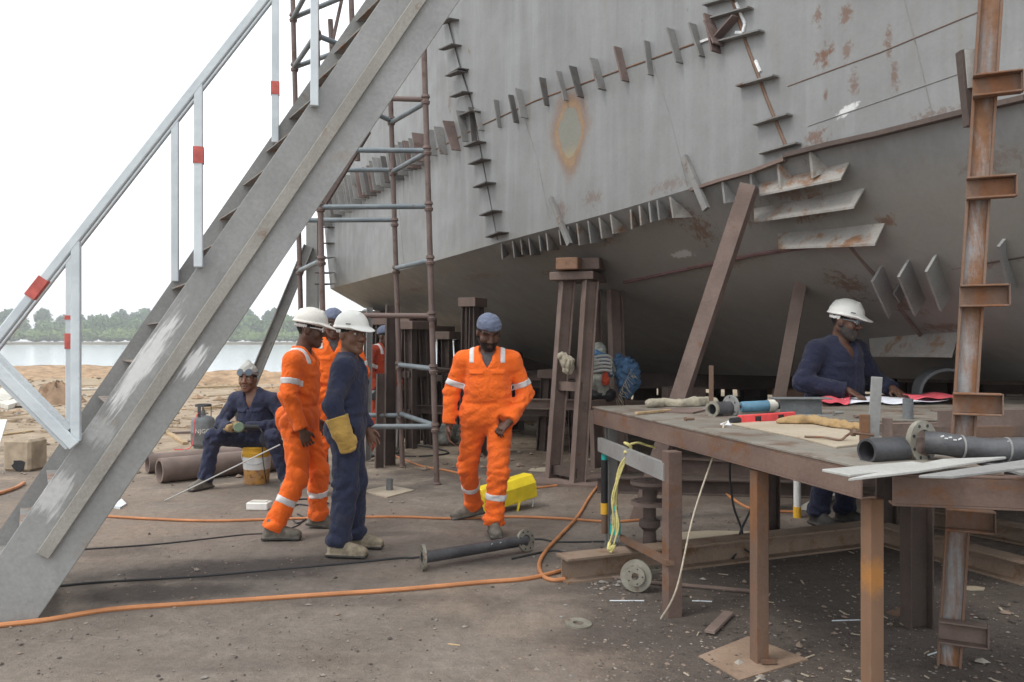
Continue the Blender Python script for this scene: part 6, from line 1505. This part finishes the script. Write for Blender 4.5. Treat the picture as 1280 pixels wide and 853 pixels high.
for i in range(5):
    c = W(747, 452 + i * 4.5, 9.24); MB().tube([c + V((.15 * math.cos(a), -.02 - .05 * abs(math.sin(a)), .06 * math.sin(a) + .03 * math.cos(a))) for a in np.linspace(-.2, 3.6, 14)], .016, 8).build('turn', M['plate_grey'], tb, smooth=True)
blob('orange_rag', M['orange_dull'], 'small orange rag hanging below the canvas bundle', 'rag', [W3(757, 468, 9.22, .03), W3(757, 477, 9.22, .045)], 4, .008, .01)
blob('dark_bag', M['black'], 'dark bag lying on the trestle cross bar below the canvas bundle', 'bag', [W3(738, 493, 9.4, .07), W3(762, 494, 9.4, .07)], 6, .01, .012)
blob('welding_gauntlet', M['glove_grey'], 'pale crumpled glove hooked on the left trestle leg', 'gloves', [W3(703, 446, 9.0, .05), W3(709, 453, 9.0, .07), W3(710, 462, 9.0, .055)], 7, .008, .01)
fr_ = MB()
for i in range(26):
    p = W(788 - i * .7, 462 + i * 1.5, 9.55); fr_.tube([p, p + V((rnd.uniform(0, .09), rnd.uniform(-.02, .02), rnd.uniform(-.12, -.02)))], .003, 4)
thing(fr_, 'frayed_cord', M['white_rope'], 'frayed pale cord fringe along the edge of the blue tarpaulin', 'cord')

# ------------------------------------------------------------------ the far yard on the left
def mound(px, py, w_, h_, lab, mat, seed):
    g = G(px, py); rg = np.random.default_rng(seed); n, m = 26, 12; vs_, fs_ = [], []
    ph = rg.uniform(0, 6.3, 10)
    for j in range(m + 1):
        for i in range(n):
            a = 2 * math.pi * i / n; t_ = j / m
            r = w_ * (1 - t_) * (1 + .18 * math.sin(2 * a + ph[0]) + .1 * math.sin(5 * a + ph[1])); z = h_ * (1 - (1 - t_) ** 1.6) * (1 if t_ < 1 else 1)
            z += h_ * .16 * math.sin(7 * a + ph[2] + 9 * t_) * (1 - t_) * t_ * 3 + h_ * .1 * rg.uniform(-1, 1) * (t_ > 0)
            vs_.append(g + V((r * math.cos(a), r * .8 * math.sin(a), z - .03 if j else -.05)))
    for j in range(m):
        for i in range(n): fs_.append((j * n + i, j * n + (i + 1) % n, (j + 1) * n + (i + 1) % n, (j + 1) * n + i))
    return thing(MB().add(vs_, fs_), 'dirt_mound', mat, lab, 'mound', smooth=True)
mound(72, 503, .75, .55, 'heap of reddish clods behind the handrail posts', M['dark_dirt'], 1)
mound(300, 477, 3.2, .45, 'low sandy mound at the shore behind the seated worker', M['dirt'], 2)
mound(228, 480, 2.6, .35, 'low sandy mound just right of the staircase near the shore', M['dirt'], 3)
mound(60, 469, 6.0, .45, 'long low bank of earth at the waterline on the far left', M['dirt'], 4)
mound(340, 500, 1.1, .35, 'small sandy heap right behind the seated worker', M['dirt'], 5)
mound(170, 500, 1.0, .3, 'small brown heap hidden behind the staircase', M['dark_dirt'], 6)
mound(585, 520, 2.2, .5, 'pale sandy heap behind the scaffold and the walking man', M['dirt'], 8)
for i, (a, b, w_, t_, m, lab) in enumerate((((100, 488), (205, 484), .22, .05, 'pale_board', 'long pale plank lying beyond the handrail near the shore'), ((238, 486), (300, 484), .16, .06, 'wood', 'pale log lying near the shore right of the staircase'),
        ((0, 471), (30, 468), .3, .1, 'pale_board', 'pale slab at the water edge on the far left'), ((250, 536), (275, 528), .10, .05, 'wood', 'short stick on the sand left of the gas cylinder'),
        ((150, 545), (240, 542), .08, .04, 'brown_pipe', 'thin dark stick lying behind the staircase'), ((255, 512), (330, 508), .12, .05, 'wood', 'weathered plank on the sand behind the gas cylinder'),
        ((0, 545), (40, 540), .10, .03, 'wood', 'thin lath lying beyond the concrete block'), ((205, 540), (232, 556), .08, .04, 'wood', 'short lath lying against the big pipes'))):
    A, Bq = G(*a), G(*b); A.z = Bq.z = t_ / 2
    thing(MB().bar(A, Bq, w_, t_), 'loose_plank', M[m], lab, 'plank', bevel=.004)
thing(MB().prism([W(-12, 497, 20) , W(8, 505, 20), W(24, 492, 21.5), W(4, 486, 22)], (0, 0, .05)), 'pale_slab', M['pale_board'], 'flat pale slab tilted on the sand at the far left', 'slab')
thing(MB().prism([G(-6, 508), G(10, 512), G(52, 499), G(40, 496)], (0, 0, .10)), 'pale_slab', M['pale_board'], 'long pale slab lying beside the tilted one', 'slab')
o = W(3, 562, 11.4)
thing(MB().bar(V((o.x - .28, 11.5, 0)), V((o.x - .33, 11.8, .42)), .28, .03), 'leaning_board', M['white'], 'small white board leaning behind the concrete block', 'board')
cbk = G(22, 590)
blk = empty('concrete_block', cbk, 'dirty tan concrete block with a dark stain left of the staircase', 'block')
MB().box(cbk + V((0, .16, .19)), (.36, .32, .38), Matrix.Rotation(R(-8), 3, 'Z')).build('block_body', M['concrete'], blk, bevel=.03)
st_ = []
for a in np.linspace(0, 6.28, 14)[:-1]: st_.append(cbk + V((.02 + .085 * math.cos(a) * rnd.uniform(.7, 1.2), -.005 - .0, .085 + .075 * math.sin(a) * rnd.uniform(.7, 1.2))))
rot = Matrix.Rotation(R(-8), 3, 'Z'); st_ = [cbk + rot @ (p - cbk) for p in st_]
MB().prism(st_, rot @ V((0, -.003, 0))).build('stain', M['black'], blk)
thing(MB().prism([G(140, 635), G(152, 626), G(158, 632), G(150, 637)], (0, 0, .02)), 'foil_scrap', M['rail'], 'bright crumpled foil scrap beside the staircase', 'scrap')

# loose stones, swarf and litter nobody could count
def scatter(name, label, n, region, size, mats, seed, flat=1., kind=None):
    rg = np.random.default_rng(seed); V_, F_, mi = [], [], []
    ico = [(0, 0, 1), (.89, 0, .2), (.28, .85, .2), (-.72, .53, .2), (-.72, -.53, .2), (.28, -.85, .2), (0, 0, -.4)]
    fi = [(0, 1, 2), (0, 2, 3), (0, 3, 4), (0, 4, 5), (0, 5, 1), (6, 2, 1), (6, 3, 2), (6, 4, 3), (6, 5, 4), (6, 1, 5)]
    for _ in range(n):
        x, y = region(rg)
        s = size * rg.lognormal(0, .5); a = rg.uniform(0, 6.3); ca, sa = math.cos(a), math.sin(a); e = rg.uniform(.45, 1.0); k = len(V_); m = rg.integers(len(mats))
        for (px, py, pz) in ico:
            j = rg.uniform(.75, 1.25); px, py = px * s * j, py * s * e * j
            V_.append((x + px * ca - py * sa, y + px * sa + py * ca, pz * s * .55 * flat * j + .004)); 
        F_ += [tuple(i + k for i in q) for q in fi]; mi += [int(m)] * 10
    me = bpy.data.meshes.new(name); me.from_pydata(V_, [], F_)
    for m in mats: me.materials.append(m)
    me.polygons.foreach_set('material_index', mi); return tag(link(name, me), label, 'gravel', kind='stuff')
def px_region(x0, x1, y0, y1):
    def f(rg):
        g = G(rg.uniform(x0, x1), rg.uniform(y0, y1)); return g.x, g.y
    return f
st1 = [plain('pale_stone', (.25, .215, .18), .9, .3, 20), plain('brown_stone', (.24, .18, .14), .9, .3, 20), plain('dark_grit', (.08, .065, .055), .9, .3, 20), plain('grey_stone', (.23, .21, .19), .9, .3, 20)]
scatter('gravel', 'fine stones and grit scattered over the packed dirt', 5200, px_region(-60, 1340, 560, 900), .0055, st1, 5)
scatter('gravel', 'rough stones scattered over the sandy far yard', 900, px_region(-60, 760, 470, 600), .03, st1[:2], 6)
st2 = [st1[2], st1[3], st1[2], st1[1], st1[2], st1[2], st1[1], st1[2], st1[1], st1[2], plain('pale_litter', (.32, .29, .25), .8, .1, 10), st1[2]]
scatter('slag_debris', 'dark slag, grinding crumbs and bright scraps under the table', 2600, px_region(740, 1330, 640, 870), .0075, st2, 8, .8)
def strip_litter():
    rg = np.random.default_rng(4); mb = MB()
    for _ in range(34):
        g = G(rg.uniform(830, 1300), rg.uniform(680, 860)); a = rg.uniform(0, 3.1); L_ = rg.uniform(.015, .07)
        mb.bar(g + V((0, 0, .006)), g + V((math.cos(a) * L_, math.sin(a) * L_, .010)), rg.uniform(.003, .012), .004)
    o = mb.build('litter', M['tan_plate']); tag(o, 'bright slivers of cut metal and wood littered under the table', 'litter', kind='stuff')
strip_litter()
# grey chips of concrete by the flange hub
scatter('chips', 'small pale chips spilled around the flange hub', 70, px_region(735, 800, 722, 738), .012, [st1[3], st1[0]], 12)

mp = empty('marker_post', G(1023, 664) + V((0, .5, 0)), 'short white and orange post seen between the legs of the worker at the table', 'post')
q = WL[mp.name]
MB().tube([q + V((0, 0, .0)), q + V((0, 0, .10))], .035, 12).build('orange_foot', M['bucket_yellow'], mp, smooth=True)
MB().tube([q + V((0, 0, .10)), q + V((0, 0, .36))], .032, 12).build('white_middle', M['white'], mp, smooth=True)
MB().tube([q + V((0, 0, .36)), q + V((0, 0, .42))], .035, 12).build('orange_band', M['bucket_yellow'], mp, smooth=True)
MB().tube([q + V((0, 0, .42)), q + V((0, 0, .60))], .028, 12).build('white_tip', M['white'], mp, smooth=True)

def driftwood():
    rg = np.random.default_rng(14); mb = MB()
    for _ in range(260):
        g = G(rg.uniform(-40, 640), rg.uniform(468, 545)); a = rg.normal(0, .5); L_ = rg.uniform(.1, .7); w_ = rg.uniform(.02, .06)
        mb.bar(g + V((0, 0, w_ * .5)), g + V((math.cos(a) * L_, math.sin(a) * L_, w_ * rg.uniform(.4, 2.5))), w_, w_ * .6)
    o = mb.build('driftwood', plain('bleached_driftwood', (.38, .29, .20), .9, .45, 2)); tag(o, 'sticks, reeds and bleached scraps strewn over the sandy shore', 'driftwood', kind='stuff')
driftwood()
scatter('rubble', 'clods and rubble lying along the sandy shore', 420, px_region(-60, 700, 466, 520), .085, [M['dark_dirt'], M['dirt'], st1[0]], 21)

blob('grey_sack', M['grey_cloth'], 'limp pale sack slumped on the ground between the scaffold and the walking man', 'sack', [tuple(G(552, 560) + V((0, .3, .10))) + (.10,), tuple(G(560, 556) + V((0, .3, .22))) + (.12,), tuple(G(570, 556) + V((0, .3, .10))) + (.11,)], 15, .012, .02, flat=.002)
for (px, py, m, L_, lab) in ((858, 524, 'leg_brown', .05, 'tiny rusty bolt on the table near the flat bar'), (905, 518, 'rust', .045, 'tiny bolt on the table in front of the flanged stub'), (1044, 516, 'grey_steel', .06, 'bright stub of bar on the table right of the channel piece'), (985, 512, 'dog_dark', .05, 'dark nut lying behind the spirit level'), (1070, 521, 'rust', .08, 'rusty stub of rod on the table before the clamp stand')):
    a = ont(px, py, .011); mb = MB().tube([a, a + V((L_, .02, 0))], .008, 10); mb.lathe(a, V((-L_, -.02, 0)), [(0, .001), (0, .013), (.011, .013), (.011, .001)], 6)
    thing(mb, 'bolt', M[m], lab, 'bolt')
